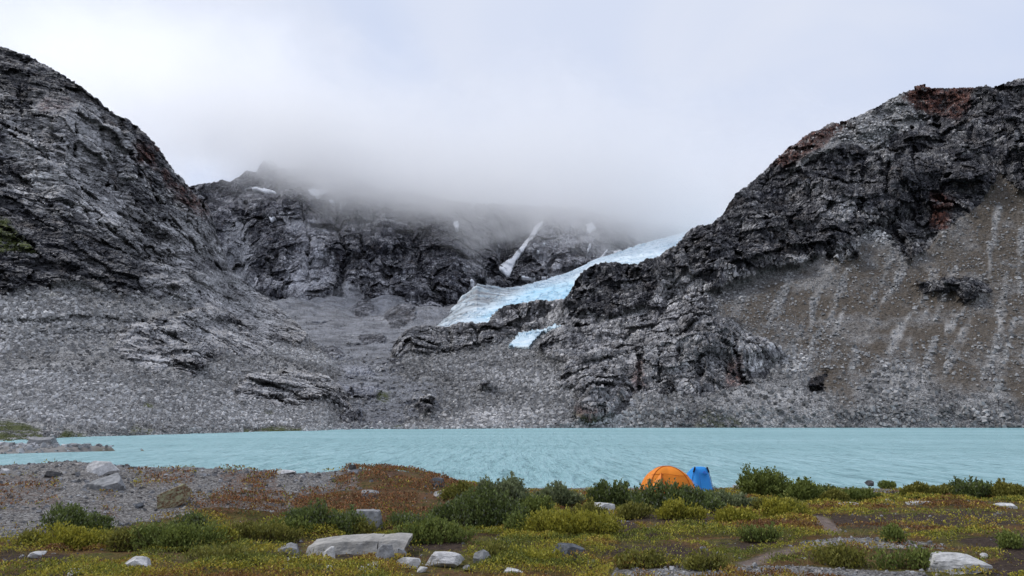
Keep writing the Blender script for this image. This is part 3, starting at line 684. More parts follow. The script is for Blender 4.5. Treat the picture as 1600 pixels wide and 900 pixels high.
def patch(name, poly, src, mat, lift=4., thick=3., step=1.6, attrs=None):
    """a sheet with thickness that lies on a terrain sheet, cut to an outline"""
    G, gx, gy, vis_ = src
    poly = np.asarray(poly, float)
    x0, y0 = poly.min(0) - 2; x1, y1 = poly.max(0) + 2
    X, Yp = proj(G)
    sel = (X > x0 - 6) & (X < x1 + 6) & (Yp > y0 - 6) & (Yp < y1 + 6) & vis_
    A = G[sel]; ax, ay = X[sel], Yp[sel]
    nx = max(6, int((x1 - x0) / step)); ny = max(5, int((y1 - y0) / step))
    gx_, gy_ = np.meshgrid(np.linspace(x0, x1, nx), np.linspace(y0, y1, ny), indexing='ij')
    D = np.zeros(gx_.shape)
    for i in range(nx):
        d2 = (ax[None] - gx_[i][:, None]) ** 2 + (ay[None] - gy_[i][:, None]) ** 2
        k = np.argpartition(d2, min(5, d2.shape[1] - 1), 1)[:, :5]
        D[i] = np.min(np.take(A[:, 1], k), 1)
    D = smooth2(D, 2)
    wob = (fbm(np.stack([gx_.ravel() / 7, gy_.ravel() / 7, 0 * gx_.ravel()], 1), 4, 61) * 3).reshape(gx_.shape)
    sd = poly_sd(gx_, gy_, poly) + wob * .6
    P = at(gx_, gy_, D - lift - thick * np.clip(sd, 0, 4) / 4)
    keep = sd > 0
    F_ = grid_faces(nx, ny); kf = keep.ravel()[F_].all(1); F_ = F_[kf]
    if len(F_) == 0: return None
    used = np.unique(F_); idx = -np.ones(nx * ny, int); idx[used] = np.arange(len(used))
    V = P.reshape(-1, 3)[used]; F_ = idx[F_]
    V2 = V + np.array([0, 1, -.3]) * (lift + thick + 4)
    from collections import Counter
    ed = Counter(); 
    for f in F_:
        for a, c in zip(f, np.roll(f, -1)): ed[(int(a), int(c))] += 1
    rim = [(a, c) for (a, c) in ed if (c, a) not in ed]
    nV = len(V)
    SF = np.array([[c, a, a + nV, c + nV] for a, c in rim])
    allF = np.concatenate([F_, F_[:, ::-1] + nV, SF])
    at_ = None
    if attrs: at_ = {k: np.tile(np.array(v_, float), (2 * nV, 1)) for k, v_ in attrs.items()}
    return mesh_np(name, np.concatenate([V, V2]), allF, mat, attrs=at_)

def sx(cx, cy, wx, wy, pts): return [(cx + a * wx, cy + b_ * wy) for a, b_ in pts]
snows = [
 ([(777, 420), (782, 412), (800, 402), (812, 385), (828, 366), (838, 350), (852, 341), (848, 350), (840, 362), (826, 380), (815, 395), (806, 408), (796, 430), (790, 430)], 'long white snow gully curving down beside the dark rock spur'),
 ([(392, 293), (400, 291), (420, 295), (436, 300), (430, 302), (410, 299), (395, 298)], 'thin strip of snow just under the mist above the left cliffs'),
 ([(479, 297), (490, 294), (515, 297), (504, 303), (494, 309), (484, 303)], 'small wedge shaped snow patch at the edge of the mist'),
 ([(420, 339), (430, 338), (429, 343), (422, 346)], 'tiny snow patch below the thin snow strip on the dark cliff'),
 ([(514, 311), (524, 313), (522, 317), (515, 315)], 'speck of snow beside the wedge shaped snow patch'),
 ([(930, 408), (940, 398), (948, 388), (951, 390), (944, 401), (938, 408), (922, 413), (920, 410)], 'forked snow patch at the upper edge of the glacier'),
 ([(921, 378), (924, 377), (922, 390), (919, 394), (917, 390)], 'short upright streak of snow above the forked snow patch'),
 ([(815, 430), (830, 433), (858, 431), (850, 435), (820, 436), (812, 433)], 'flat snow strip at the foot of the dark rock spur'),
 ([(732, 437), (740, 435), (742, 440), (736, 444)], 'small snow patch by the dirty edge of the glacier'),
 ([(708, 345), (716, 343), (718, 352), (712, 360)], 'faint snow patch half hidden in the mist'),
 ([(735, 306), (745, 304), (742, 318), (736, 326)], 'dim vertical snow patch seen through the mist above the snow gully'),
 ([(846, 379), (853, 378), (852, 382), (847, 382)], 'speck of snow on the dark rock spur'),
 ([(838, 391), (845, 390), (844, 394), (839, 394)], 'second, lower speck of snow on the dark rock spur'),
 ([(956, 392), (972, 388), (976, 391), (960, 397)], 'snow wedge where the glacier edge vanishes into the mist'),
 ([(915, 350), (926, 347), (932, 356), (922, 364), (916, 360)], 'faint round snow patch in mist above the spur'),
]
snow_specs = snows
for pl, lab in snows:
    o = patch('snow_patch', pl, GB_, M_snow, 12, 5, 1.2)
    if o: tag(o, lab, 'snow patch', 'snow patches on the back mountain')
o = patch('ice_patch', [(793, 541), (800, 530), (812, 520), (840, 514), (862, 508), (886, 504), (872, 511), (852, 516), (838, 527), (828, 543), (812, 543)], (GR, None, None, talusR[6]), ice_mat('old_ice'), 12, 4, 1.6, attrs={'ice': (0, .35, 0)})
if o: tag(o, 'small detached pale blue ice patch below the rock bench', 'ice patch')

# ------------------------------------------------------------------ mist round the back mountain
b = NB('mist'); p = b.pos()
sep = b.n('SeparateXYZ'); b.set(sep.inputs[0], p)
X_, Y_, Z_ = sep.outputs
n1, _ = b.noise(b.map(p, (1, 1, 1.4)), .0045, 7, .66, .6)
# base height of the cloud falls towards the right
base = b.math('ADD', b.math('MULTIPLY', X_, -.20), 485.)
lowr = b.n('MapRange', interpolation_type='SMOOTHSTEP'); b.set(lowr.inputs[0], X_); lowr.inputs[1].default_value = -640; lowr.inputs[2].default_value = -420
lowr2 = b.n('MapRange', interpolation_type='SMOOTHSTEP'); b.set(lowr2.inputs[0], X_); lowr2.inputs[1].default_value = 100; lowr2.inputs[2].default_value = -100
base = b.math('SUBTRACT', base, b.math('MULTIPLY', b.math('MULTIPLY', lowr.outputs[0], lowr2.outputs[0]), 75.))
zz = b.math('SUBTRACT', Z_, base)
zz = b.math('ADD', zz, b.math('MULTIPLY', b.math('SUBTRACT', n1, .5), 540.))
def mr(v, lo_, hi_):
    q_ = b.n('MapRange', interpolation_type='SMOOTHSTEP'); b.set(q_.inputs[0], v); q_.inputs[1].default_value = lo_; q_.inputs[2].default_value = hi_; return q_.outputs[0]
den = b.math('MULTIPLY', b.math('MULTIPLY', mr(zz, -40, 170), mr(zz, 470, 60)), b.math('MULTIPLY', b.math('MULTIPLY', mr(Y_, 1430, 1700), mr(Y_, 2350, 2100)), mr(b.math('ABSOLUTE', X_), 1500, 1000)))
den = b.math('MULTIPLY', den, .0105)
vs = b.n('VolumeScatter'); vs.inputs['Color'].default_value = (1, 1, 1, 1); b.set(vs.inputs['Density'], den); vs.inputs['Anisotropy'].default_value = .76
b.t.links.new(vs.outputs[0], b.out.inputs['Volume'])
try: b.m.volume_sampling = 'DISTANCE'
except Exception: pass
bm = bmesh.new(); bmesh.ops.create_cube(bm, size=1)
for vv in bm.verts: vv.co = (vv.co.x * 3000, 1420 + (vv.co.y + .5) * 940, 240 + (vv.co.z + .5) * 1000)
o = bm_obj('mist', bm, b.m); tag(o, kind='stuff')

# ------------------------------------------------------------------ lake
b = NB('lake_water'); p = b.pos()
r1, _ = b.noise(b.map(p, (1, .20, 1), (0, 0, .10)), 3.0, 5, .65, .3)
r2, _ = b.noise(b.map(p, (1, .11, 1), (0, 0, -.03)), .95, 5, .68, .2)
big, _ = b.noise(b.map(p, (.3, 1, 1)), .02, 4, .6)
h = b.math('ADD', b.math('MULTIPLY', r1, .4), b.math('MULTIPLY', r2, 1.))
nb = b.bump(h, .9, 1.)
rip = b.math('ADD', b.math('MULTIPLY', r1, .5), b.math('MULTIPLY', r2, .5))
colw = b.mix(1., b.ramp(big, [(.38, (.255, .465, .49)), (.62, (.325, .55, .585))]), b.ramp(rip, [(.40, .62), (.5, 1.), (.59, 1.25)]), 'MULTIPLY')  # light and dark of the waves painted into the water colour
df = b.n('BsdfDiffuse', {'Normal': nb}); b.set(df.inputs[0], colw)
gl = b.n('BsdfGlossy', {'Roughness': .25, 'Normal': nb}); gl.inputs[0].default_value = (1, 1, 1, 1)
ff = b.ramp(rip, [(.36, .06), (.5, .20), (.62, .42)])
mm = b.n('MixShader'); b.set(mm.inputs[0], ff); b.t.links.new(df.outputs[0], mm.inputs[1]); b.t.links.new(gl.outputs[0], mm.inputs[2])
b.t.links.new(mm.outputs[0], b.out.inputs[0])
xs = np.linspace(-900, 900, 60); ys = np.concatenate([np.linspace(24, 60, 20), np.geomspace(62, 440, 40)])
X, Yg = np.meshgrid(xs, ys, indexing='ij')
o = mesh_np('lake_water', np.stack([X, Yg, 0 * X], -1).reshape(-1, 3), grid_faces(*X.shape), b.m); tag(o, kind='structure')

# ------------------------------------------------------------------ foreground ground
crestM = ([-60, 0, 60, 100, 150, 200, 300, 380, 450, 520, 560, 620, 660, 700, 735, 770, 810, 860], [731, 731, 729, 727, 724, 727, 732, 736, 739, 740, 738, 736, 740, 749, 762, 776, 792, 800])
def Gh(x, y):
    x = np.asarray(x, float); y = np.asarray(y, float)
    sh = x.shape; xf, yf = x.ravel(), y.ravel()
    nzv = lambda s, sd, o=4: fbm(np.stack([xf / s, yf / s, 0 * xf], 1), o, sd)
    base = CZ - np.interp(yf, [-50, 0, 9, 15, 20, 30, 34, 38, 43, 50, 70], [.2, 1.62, 1.9, 2.15, 2.38, 2.82, 3.1, 3.45, 3.64, 4.4, 6.6])
    base += nzv(3.5, 40) * .10 * sstep(45, 30, yf) + nzv(.8, 44, 3) * .04 * sstep(48, 35, yf)
    # shore comes nearer left of the tents
    base -= sstep(1, -3, xf) * sstep(31, 37, yf) * .55
    # mound
    ang = 800 + F * (xf / np.maximum(yf, 1)) / 1.0 * cp   # crest azimuth in photo px
    cyc = np.interp(ang, crestM[0], crestM[1])
    Yc = np.interp(ang, [-200, 0, 300, 600, 740, 860], [19.5, 20, 21, 22, 20.5, 19])
    k = (450 - cyc) / F; tz = (sp + k * cp) / (cp - k * sp)
    zc = CZ + Yc * tz
    fr_ = np.interp(yf / Yc, [.62, .72, .82, .93, 1., 1.06, 1.2, 1.4], [0, .22, .62, .93, 1, .93, .5, 0])
    fade = sstep(845, 760, ang)
    rise = (zc - base) * fr_ * fade
    back = sstep(1.05, 1.55, yf / Yc) * sstep(800, 650, ang) * 3.2 * (yf > 5)
    z = base + np.maximum(rise, 0) - back * (yf / Yc > 1.05)
    z += nzv(.5, 47, 3) * .035 * fade * (fr_ > .05) + nzv(1.6, 48, 3) * .13 * fade * (fr_ > .05) * (1 - np.abs(fr_ - .9) * .2)
    z = np.maximum(z, -3 + 0 * z)
    # behind and beside the camera the land rolls away
    rr = np.hypot(xf, yf)
    z = np.where(yf < 0, z + sstep(30, 500, rr) * 25 * sstep(0, -60, yf), z)
    return z.reshape(sh)
azd = np.linspace(-R_(41), R_(41), 820); azr = np.concatenate([np.linspace(-math.pi, -R_(42), 50), azd, np.linspace(R_(42), math.pi, 50)])
rr = np.concatenate([[.3, 1.5, 3, 5], np.geomspace(6, 62, 430), np.geomspace(66, 1500, 24)])
A, RR = np.meshgrid(azr, rr, indexing='ij')
gx, gy = np.sin(A) * RR, np.cos(A) * RR
gz = Gh(gx, gy)
ppx, ppy = proj(np.stack([gx, gy, gz], -1))
ppx = np.where(gy < 1, -9999, ppx)
wbg = (fbm(np.stack([gx.ravel() / 1.2, gy.ravel() / 1.2, 0 * gx.ravel()], 1), 5, 81, .6) * 26).reshape(gx.shape)

gravel_polys = [[(-80, 726), (150, 716), (480, 730), (560, 734), (560, 760), (470, 780), (440, 800), (330, 792), (290, 812), (200, 826), (120, 832), (40, 838), (-80, 845)]]
g_small = [[(1250, 848), (1300, 840), (1390, 842), (1480, 853), (1480, 858), (1380, 855), (1260, 856)], [(1140, 905), (1150, 886), (1250, 884), (1440, 892), (1460, 910)], [(960, 890), (1130, 884), (1150, 910), (950, 910)],
           [(1330, 762), (1420, 756), (1490, 760), (1600, 766), (1600, 770), (1480, 768), (1330, 770)]]
path_p = [[(1270, 806), (1285, 806), (1306, 820), (1312, 832), (1295, 836), (1282, 822)], [(1150, 880), (1200, 862), (1262, 850), (1260, 858), (1210, 875), (1170, 888)]]
soil_p = [[(1300, 805), (1420, 800), (1610, 800), (1610, 818), (1380, 822), (1300, 820)], [(1500, 846), (1560, 834), (1610, 832), (1610, 905), (1530, 905), (1560, 870)], [(1010, 800), (1150, 812), (1150, 826), (1000, 815)], [(960, 858), (1060, 850), (1130, 862), (1100, 880), (960, 874)],
          [(625, 845), (720, 846), (720, 858), (640, 862)], [(380, 845), (470, 846), (480, 870), (400, 862)], [(1130, 850), (1180, 848), (1230, 850), (1180, 864), (1140, 862)], [(0, 868), (100, 868), (100, 880), (0, 882)], [(860, 800), (990, 812), (1000, 835), (870, 830)]]
rust_p = [[(540, 738), (620, 728), (700, 742), (745, 768), (740, 790), (690, 800), (640, 812), (560, 812), (470, 800), (450, 780), (520, 765)], [(345, 742), (430, 738), (430, 756), (350, 756)], [(380, 768), (440, 762), (440, 790), (380, 792)], [(200, 735), (300, 732), (300, 750), (210, 755)], [(150, 760), (185, 760), (185, 785), (150, 785)], [(155, 792), (182, 792), (182, 812), (158, 812)], [(-20, 745), (90, 742), (100, 790), (0, 800), (-20, 790)], [(290, 785), (370, 775), (380, 810), (290, 815)]]
def gregion(px, py, w_, polys, soft=6, nz=1.):
    m = np.zeros(px.shape)
    for q in polys: m = np.maximum(m, sstep(-soft, soft, poly_sd(px, py, q) + w_ * nz))
    return m
def ground_masks(px, py, w_):
    gr = np.maximum(gregion(px, py, w_, gravel_polys, 8, .6), gregion(px, py, w_, g_small, 3, .25))
    pa = gregion(px, py, w_, path_p, 3, .15)
    so_ = gregion(px, py, w_, soil_p, 5, .5)
    ru = gregion(px, py, w_, rust_p, 6, .7) * np.where(px < 330, .45, 1)
    return gr, pa, so_, ru
gr, pa, so_, ru = ground_masks(ppx, ppy, wbg)
lowz = sstep(.75, .4, gz + .0 * gx) * (gy > 20)      # beach
gr = np.maximum(gr, lowz)
b = NB('ground_soil', 'BOTH'); p = b.pos()
a_gr, a_pa, a_so, a_ru = b.attr('m1')
n1, _ = b.noise(p, 1.1, 7, .65); n2, _ = b.noise(p, 9, 6, .65); n3, _ = b.noise(p, 40, 3, .6)
soil = b.ramp(n2, [(.3, (.018, .013, .010)), (.5, (.045, .031, .024)), (.7, (.085, .060, .045))])
moss = b.ramp(n2, [(.3, (.030, .026, .010)), (.5, (.075, .070, .018)), (.7, (.14, .115, .03))])
mossb = b.ramp(n2, [(.3, (.045, .026, .012)), (.55, (.12, .070, .028)), (.7, (.17, .10, .04))])
base_c = b.mix(b.ramp(n1, [(.46, 0.), (.56, 1.)]), moss, mossb)
base_c = b.mix(b.ramp(b.noise(p, .7, 5, .6)[0], [(.52, 0.), (.60, .9)]), base_c, soil)
base_c = b.mix(a_so, base_c, soil)
vg_ = b.vor(p, 28); sg = b.n('SeparateColor'); b.set(sg.inputs[0], vg_.outputs['Color'])
gravel = b.ramp(b.math('ADD', b.math('MULTIPLY', sg.outputs[0], .55), b.math('MULTIPLY', n2, .45)), [(.2, (.065, .060, .056)), (.5, (.145, .137, .130)), (.8, (.32, .31, .30))])
base_c = b.mix(b.ramp(b.math('ADD', a_gr, b.math('MULTIPLY', b.math('SUBTRACT', n2, .5), .6)), [(.4, 0.), (.6, 1.)]), base_c, gravel)
base_c = b.mix(b.math('MULTIPLY', a_ru, b.ramp(n2, [(.4, 0.), (.58, .8)])), base_c, (.12, .06, .035))
base_c = b.mix(b.math('MULTIPLY', a_pa, .9), base_c, b.ramp(n2, [(.3, (.10, .075, .065)), (.7, (.24, .19, .17))]))
hh = b.math('ADD', b.math('MULTIPLY', n2, .05), b.math('ADD', b.math('MULTIPLY', vg_.outputs['Distance'], -.012), b.math('MULTIPLY', n3, .006)))
dn = b.n('Displacement'); b.set(dn.inputs['Height'], hh); dn.inputs['Midlevel'].default_value = .02; dn.inputs['Scale'].default_value = 1.
b.t.links.new(dn.outputs[0], b.out.inputs['Displacement'])
b.bsdf(base_c, .95, .15)
o = mesh_np('ground', np.stack([gx, gy, gz], -1).reshape(-1, 3), grid_faces(*gx.shape)[:, ::-1], b.m, attrs={'m1': np.stack([gr, pa, so_, ru], -1).reshape(-1, 4)})
tag(o, kind='structure')

def gp(px, py):
    """where the sight line through a photo pixel meets the ground"""
    ys = np.geomspace(5, 48, 700)
    P = at(np.full(700, px), np.full(700, py), ys)
    d = P[:, 2] - Gh(P[:, 0], P[:, 1])
    k = np.argmax(d < 0) if (d < 0).any() else 400
    return P[max(k, 1)]

def gz_at(x, y): return float(Gh(np.array([x]), np.array([y]))[0])
def pxm(Y): return F / (Y * 1.01)      # photo pixels per metre at distance Y

# ------------------------------------------------------------------ rocks
def make_rock(name, dims, seed, mat, cuts=14, rough=.03, parent=None, flat=.25, cut_r=(.62, .95), sub=3):
    rnd = random.Random(seed)
    bm = bmesh.new(); bmesh.ops.create_cube(bm, size=2)
    for k in range(cuts + 7):
        v = Vector((rnd.gauss(0, 1), rnd.gauss(0, 1), rnd.gauss(0, .8))); v.normalize()
        if k % 3 == 0: v.z = abs(v.z)
        d = rnd.uniform(cut_r[0] * .88, cut_r[1] * .94) * (abs(v.x) + abs(v.y) + abs(v.z)) ** .55
        r = bmesh.ops.bisect_plane(bm, geom=bm.verts[:] + bm.edges[:] + bm.faces[:], plane_co=v * d, plane_no=v, clear_outer=True)
        ed = [g for g in r['geom_cut'] if isinstance(g, bmesh.types.BMEdge)]
        if ed:
            try: bmesh.ops.contextual_create(bm, geom=ed)
            except Exception: pass
    bmesh.ops.triangulate(bm, faces=bm.faces[:])
    for it in range(sub):
        L_ = [e_ for e_ in bm.edges if e_.calc_length() > .30 / (it + 1)]
        bmesh.ops.subdivide_edges(bm, edges=L_, cuts=1, use_grid_fill=False)
        bmesh.ops.triangulate(bm, faces=bm.faces[:])
    for _ in range(1): bmesh.ops.smooth_vert(bm, verts=bm.verts[:], factor=.35, use_axis_x=True, use_axis_y=True, use_axis_z=True)
    P = np.array([v.co[:] for v in bm.verts])
    nn = fbm(P * 2.2 + seed, 5, seed % 50, .55, True); n2 = fbm(P * 7 + seed, 3, seed % 40)
    ln = np.linalg.norm(P, axis=1, keepdims=True)
    P = P * (1 + (nn * rough * 2 + n2 * rough)[:, None])
    P = P * np.array(dims) / 2
    for v, q in zip(bm.verts, P): v.co = q
    return bm_obj(name, bm, mat, parent, smooth=False)

M_pale = stone_mat('pale_granite', .28, .70, 9, (1, .99, .98))
M_grey = stone_mat('grey_granite', .13, .38, 9, (.97, .98, 1))
M_slab = stone_mat('slab_stone', .17, .42, 6, (1.03, .99, .92))
M_bluegrey = stone_mat('slate_stone', .05, .17, 9, (.9, .97, 1.08))
M_dark = stone_mat('dark_stone', .03, .11, 9, (1, .98, 1))
# lichen streaked boulder
b = NB('lichen_stone'); p = b.pos(); n1, _ = b.noise(b.map(p, (1, 1, 2.5), (0, .5, 0)), 5, 6, .6); n2, _ = b.noise(p, 25, 4, .6)
cl = b.ramp(n1, [(.4, (.30, .29, .17)), (.5, (.17, .09, .05)), (.56, (.10, .05, .03)), (.62, (.27, .25, .15))])
cl = b.mix(b.ramp(n2, [(.45, 0.), (.6, .5)]), cl, (.36, .36, .24)); b.bsdf(cl, .9, .15, b.bump(n1, .05, .8)); M_lichen = b.m

def place_rock(px, py_base, wpx, hpx, mat, label, seed, depth=.8, cuts=14, rz=None, tilt=(0, 0), sink=.18, cut_r=(.62, .95), name='boulder', cat='rock', Y=None, group='pale rocks lying on the heath', sub=3):
    g = gp(px, py_base) if Y is None else None
    if Y is not None:
        q = at(px, py_base, Y); g = np.array([q[0], q[1], gz_at(q[0], q[1])])
    s = pxm(g[1]); w_, h_ = wpx / s, 1.0 * hpx / s / (1 - sink)
    o = make_rock(name, (w_ * 1.12, w_ * depth, h_ * 1.1), seed, mat, cuts, cut_r=cut_r, sub=sub)
    z = gz_at(g[0], g[1] + w_ * depth * .3)
    o.location = (g[0], g[1] + w_ * depth * .35, g[2] + h_ * (.5 - sink) + .02)
    o.rotation_euler = (tilt[0], tilt[1], rz if rz is not None else random.uniform(-.4, .4))
    return tag(o, label, cat, group)

rocks = [
 (573, 829, 34, 25, M_grey, 'grey cube-shaped rock standing above the long slab', 3, .9, 7, (.9, 1.1)),
 (449, 871, 28, 17, M_grey, 'blue-grey rock just left of the long slab', 4, .8, 12, None),
 (454, 884, 20, 9, M_pale, 'small flat pale stone below the blue-grey rock left of the slab', 5, .8, 12, None),
 (512, 884, 22, 22, M_pale, 'pale jagged stone leaning in front of the long slab', 6, .7, 10, None),
 (600, 883, 26, 24, M_grey, 'upright pointed pale rock at the right end of the slab', 7, .7, 8, None),
 (625, 873, 16, 13, M_grey, 'small grey stone between slab end and bush', 8, .8, 9, None),
 (638, 889, 36, 15, M_pale, 'white rounded rock right of the pointed rock', 9, .7, 14, None),
 (582, 895, 20, 11, M_pale, 'small half-buried pale stone below the slab end', 10, .8, 12, None),
 (513, 898, 16, 9, M_pale, 'tiny white stone at the bottom edge below the slab', 12, .8, 12, None),
 (693, 887, 56, 17, M_pale, 'low wedge-shaped pale rock below the green bush', 13, .6, 10, None),
 (752, 881, 27, 17, M_grey, 'lumpy mossy grey rock right of the wedge-shaped rock', 14, .8, 16, None),
 (210, 895, 42, 18, M_pale, 'white angular rock alone on the yellow heath at left', 15, .7, 9, None),
 (112, 900, 24, 7, M_pale, 'flat pale stone at the bottom left edge', 16, .8, 12, None),
 (891, 880, 44, 22, M_bluegrey, 'dark blue-grey split rock in the middle foreground', 17, .7, 7, None),
 (925, 887, 14, 9, M_grey, 'small grey stone right of the dark split rock', 18, .8, 12, None),
 (1503, 896, 80, 22, M_pale, 'large pale low rock at the bottom right', 19, .6, 9, None),
 (946, 803, 26, 13, M_pale, 'pale flat-topped rock behind the yellow-green bush', 20, .7, 6, (.9, 1.1)),
 (968, 790, 26, 13, M_pale, 'pale rock pair left of the bushes before the tent', 21, .7, 12, None),
 (577, 780, 22, 13, M_grey, 'grey rock half-way up the rust-coloured mound', 22, .8, 12, None),
 (683, 762, 20, 12, M_bluegrey, 'blue-grey stone near the top of the rust-coloured slope', 23, .8, 12, None),
 (684, 777, 14, 7, M_pale, 'small pink-grey stone below the stone on the rust slope', 24, .8, 12, None),
 (145, 792, 0, 0, None, '', 0, 0, 0, None),
 (376, 856, 14, 5, M_pale, 'small white stone on dark soil left of the slab', 25, .8, 12, None),
 (918, 848, 10, 6, M_grey, 'tiny grey stone under the yellow-green bush', 26, .8, 12, None),
 (1361, 759, 13, 6, M_dark, 'dark stone alone on the gravel shore at right', 27, .8, 14, None),
 (1156, 765, 16, 6, M_pale, 'pale stone beside the tall willow bush', 28, .8, 12, None),
 (1328, 791, 26, 4, M_pale, 'flat light stone in the heath right of the trail', 29, .6, 12, None),
 (1440, 789, 34, 4, M_pale, 'long flat light stone slab far right in the heath', 30, .6, 12, None),
 (1495, 767, 26, 8, M_grey, 'grey shore rock among grass at right', 31, .8, 12, None),
 (1575, 794, 40, 5, M_pale, 'thin pale stone slab at the right edge of the heath', 32, .6, 12, None),
 (80, 746, 22, 8, M_dark, 'dark stone on the crest of the gravel mound at left', 33, .8, 12, None),
 (444, 741, 26, 5, M_pale, 'flat pale stone on the crest of the mound', 34, .7, 10, None),
 (215, 795, 12, 7, M_bluegrey, 'dark little stone on the gravel below the lichen boulder', 35, .8, 12, None),
 (5, 740, 12, 6, M_pale, 'white stone at the far left end of the mound crest', 36, .8, 12, None),
 (53, 868, 0, 0, None, '', 0, 0, 0, None),
]
rocks += [
 (565, 898, 18, 8, M_pale, 'small pale stone between the pointed rock and the bottom edge', 41, .8, 12, None),
 (730, 893, 12, 6, M_grey, 'little grey stone just left of and below the lumpy mossy rock', 42, .8, 12, None),
 (800, 899, 30, 6, M_pale, 'flat white stone cut by the bottom edge left of centre', 43, .7, 12, None),
 (700, 846, 12, 4, M_pale, 'tiny pale stone on dark soil before the spreading green shrub', 44, .8, 12, None),
 (660, 895, 14, 6, M_pale, 'small white stone below the white rounded rock', 45, .8, 12, None),
 (790, 848, 12, 5, M_grey, 'tiny grey stone on brown soil below the large dark bush', 46, .8, 12, None),
 (53, 872, 22, 6, M_pale, 'pinkish flat stone on dark soil at the far left', 47, .7, 10, None),
 (1100, 862, 12, 5, M_grey, 'small grey stone on the soil left of the trail', 48, .8, 12, None),
 (1390, 788, 14, 6, M_pale, 'small pale stone left of the long flat slab in the right heath', 49, .8, 12, None),
 (1540, 873, 12, 5, M_pale, 'tiny pale stone on dark soil above the large pale low rock', 50, .8, 12, None),
]
for (px, py, wp, hp_, mt, lab, sd, dp, ct, crr) in rocks:
    if not lab: continue
    place_rock(px, py, wp, hp_, mt, lab, sd, dp, ct, cut_r=crr or (.62, .95), sub=3 if wp > 18 else 2)

# long slab with a crack
g = gp(548, 871); s = pxm(g[1])
slab = empty('slab_boulder', (g[0], g[1] + .25, g[2]), 0)
tag(slab, 'long pale grey slab boulder with a flat top and a vertical crack', 'boulder')
def prism(name, top, bot, depth, z0, mat, parent, seed, lean=.12):
    """front outline (x,z) pairs top and bottom extruded back; displaced so the faces are broken rock"""
    bm = bmesh.new(); n_ = len(top)
    nd = 10; nh = 8
    def P(i, j, k):
        tx, tz = top[i]; bx_, bz = bot[i]
        f = j / nh
        x = bx_ + (tx - bx_) * f; z = bz + (tz - bz) * f
        y = k / nd * depth + lean * f
        return (x, y, z + .03 * (k / nd) * f)
    vs = {}
    def V(i, j, k):
        if (i, j, k) not in vs: vs[(i, j, k)] = bm.verts.new(P(i, j, k))
        return vs[(i, j, k)]
    for i in range(n_ - 1):
        for j in range(nh):
            bm.faces.new((V(i, j, 0), V(i + 1, j, 0), V(i + 1, j + 1, 0), V(i, j + 1, 0)))
            bm.faces.new((V(i + 1, j, nd), V(i, j, nd), V(i, j + 1, nd), V(i + 1, j + 1, nd)))
        for k in range(nd):
            bm.faces.new((V(i, nh, k), V(i + 1, nh, k), V(i + 1, nh, k + 1), V(i, nh, k + 1)))
            bm.faces.new((V(i + 1, 0, k), V(i, 0, k), V(i, 0, k + 1), V(i + 1, 0, k + 1)))
    for j in range(nh):
        for k in range(nd):
            bm.faces.new((V(0, j, k + 1), V(0, j, k), V(0, j + 1, k), V(0, j + 1, k + 1)))
            bm.faces.new((V(n_ - 1, j, k), V(n_ - 1, j, k + 1), V(n_ - 1, j + 1, k + 1), V(n_ - 1, j + 1, k)))
    bmesh.ops.subdivide_edges(bm, edges=bm.edges[:], cuts=1, use_grid_fill=True)
    P_ = np.array([v.co[:] for v in bm.verts]); nn = fbm(P_ * 3 + seed, 5, 5, .55, True)[:, None]; n3 = fbm(P_ * 9 + seed, 3, 8)[:, None]
    Nn = np.array([v.normal[:] for v in bm.verts]); bm.normal_update(); Nn = np.array([v.normal[:] for v in bm.verts])
    P_ = P_ + Nn * (nn * .028 + n3 * .012)
    for v, q in zip(bm.verts, P_): v.co = q
    return bm_obj(name, bm, mat, parent)
def lin(xs, zs, n_=14):
    x = np.linspace(xs[0], xs[-1], n_); return list(zip(x, np.interp(x, xs, zs)))
u = 1 / s
# outline in photo px relative to (548, 871)
prism('slab_block', lin([-74 * u, -50 * u, -20 * u, 24 * u, 33 * u], [8 * u, 12 * u, 15 * u, 16.5 * u, 16.5 * u], 16), lin([-72 * u, -40 * u, 0, 33 * u], [-6 * u, -8 * u, -9 * u, -6 * u], 16), .62, 0, M_slab, slab, 1)
prism('slab_block', lin([34.6 * u, 60 * u, 78 * u], [16.5 * u, 18 * u, 17 * u], 9), lin([34.6 * u, 54 * u, 73 * u], [-6 * u, -3 * u, 3 * u], 9), .55, 0, M_slab, slab, 2)

# lichen boulder tilted on the mound
g = gp(262, 796); s = pxm(g[1])
o = make_rock('boulder', (60 / s, 30 / s, 27 / s), 77, M_lichen, 9, cut_r=(.7, 1.0)); o.location = (g[0], g[1] + .25, g[2] + 15 / s); o.rotation_euler = (.1, -.42, .05)
tag(o, 'tilted olive and rust boulder with lichen streaks on the gravel mound', 'boulder')
# pale bedrock on the mound
g = gp(147, 768); s = pxm(g[1])
o = make_rock('boulder', (84 / s, 66 / s, 46 / s), 178, M_grey, 22, cut_r=(.5, .78)); o.location = (g[0], g[1] + .5, g[2] + 3 / s); o.rotation_euler = (.15, -.12, .5)
tag(o, 'broad grey bedrock hump half buried in the gravel mound', 'boulder')
g = gp(150, 741); s = pxm(g[1])
o = make_rock('boulder', (50 / s, 30 / s, 30 / s), 179, M_pale, 12, cut_r=(.5, .8)); o.location = (g[0], g[1] + .2, g[2] + 6 / s); o.rotation_euler = (0, 0, .2)
tag(o, 'white pointed rock on the crest above the grey bedrock hump', 'boulder')
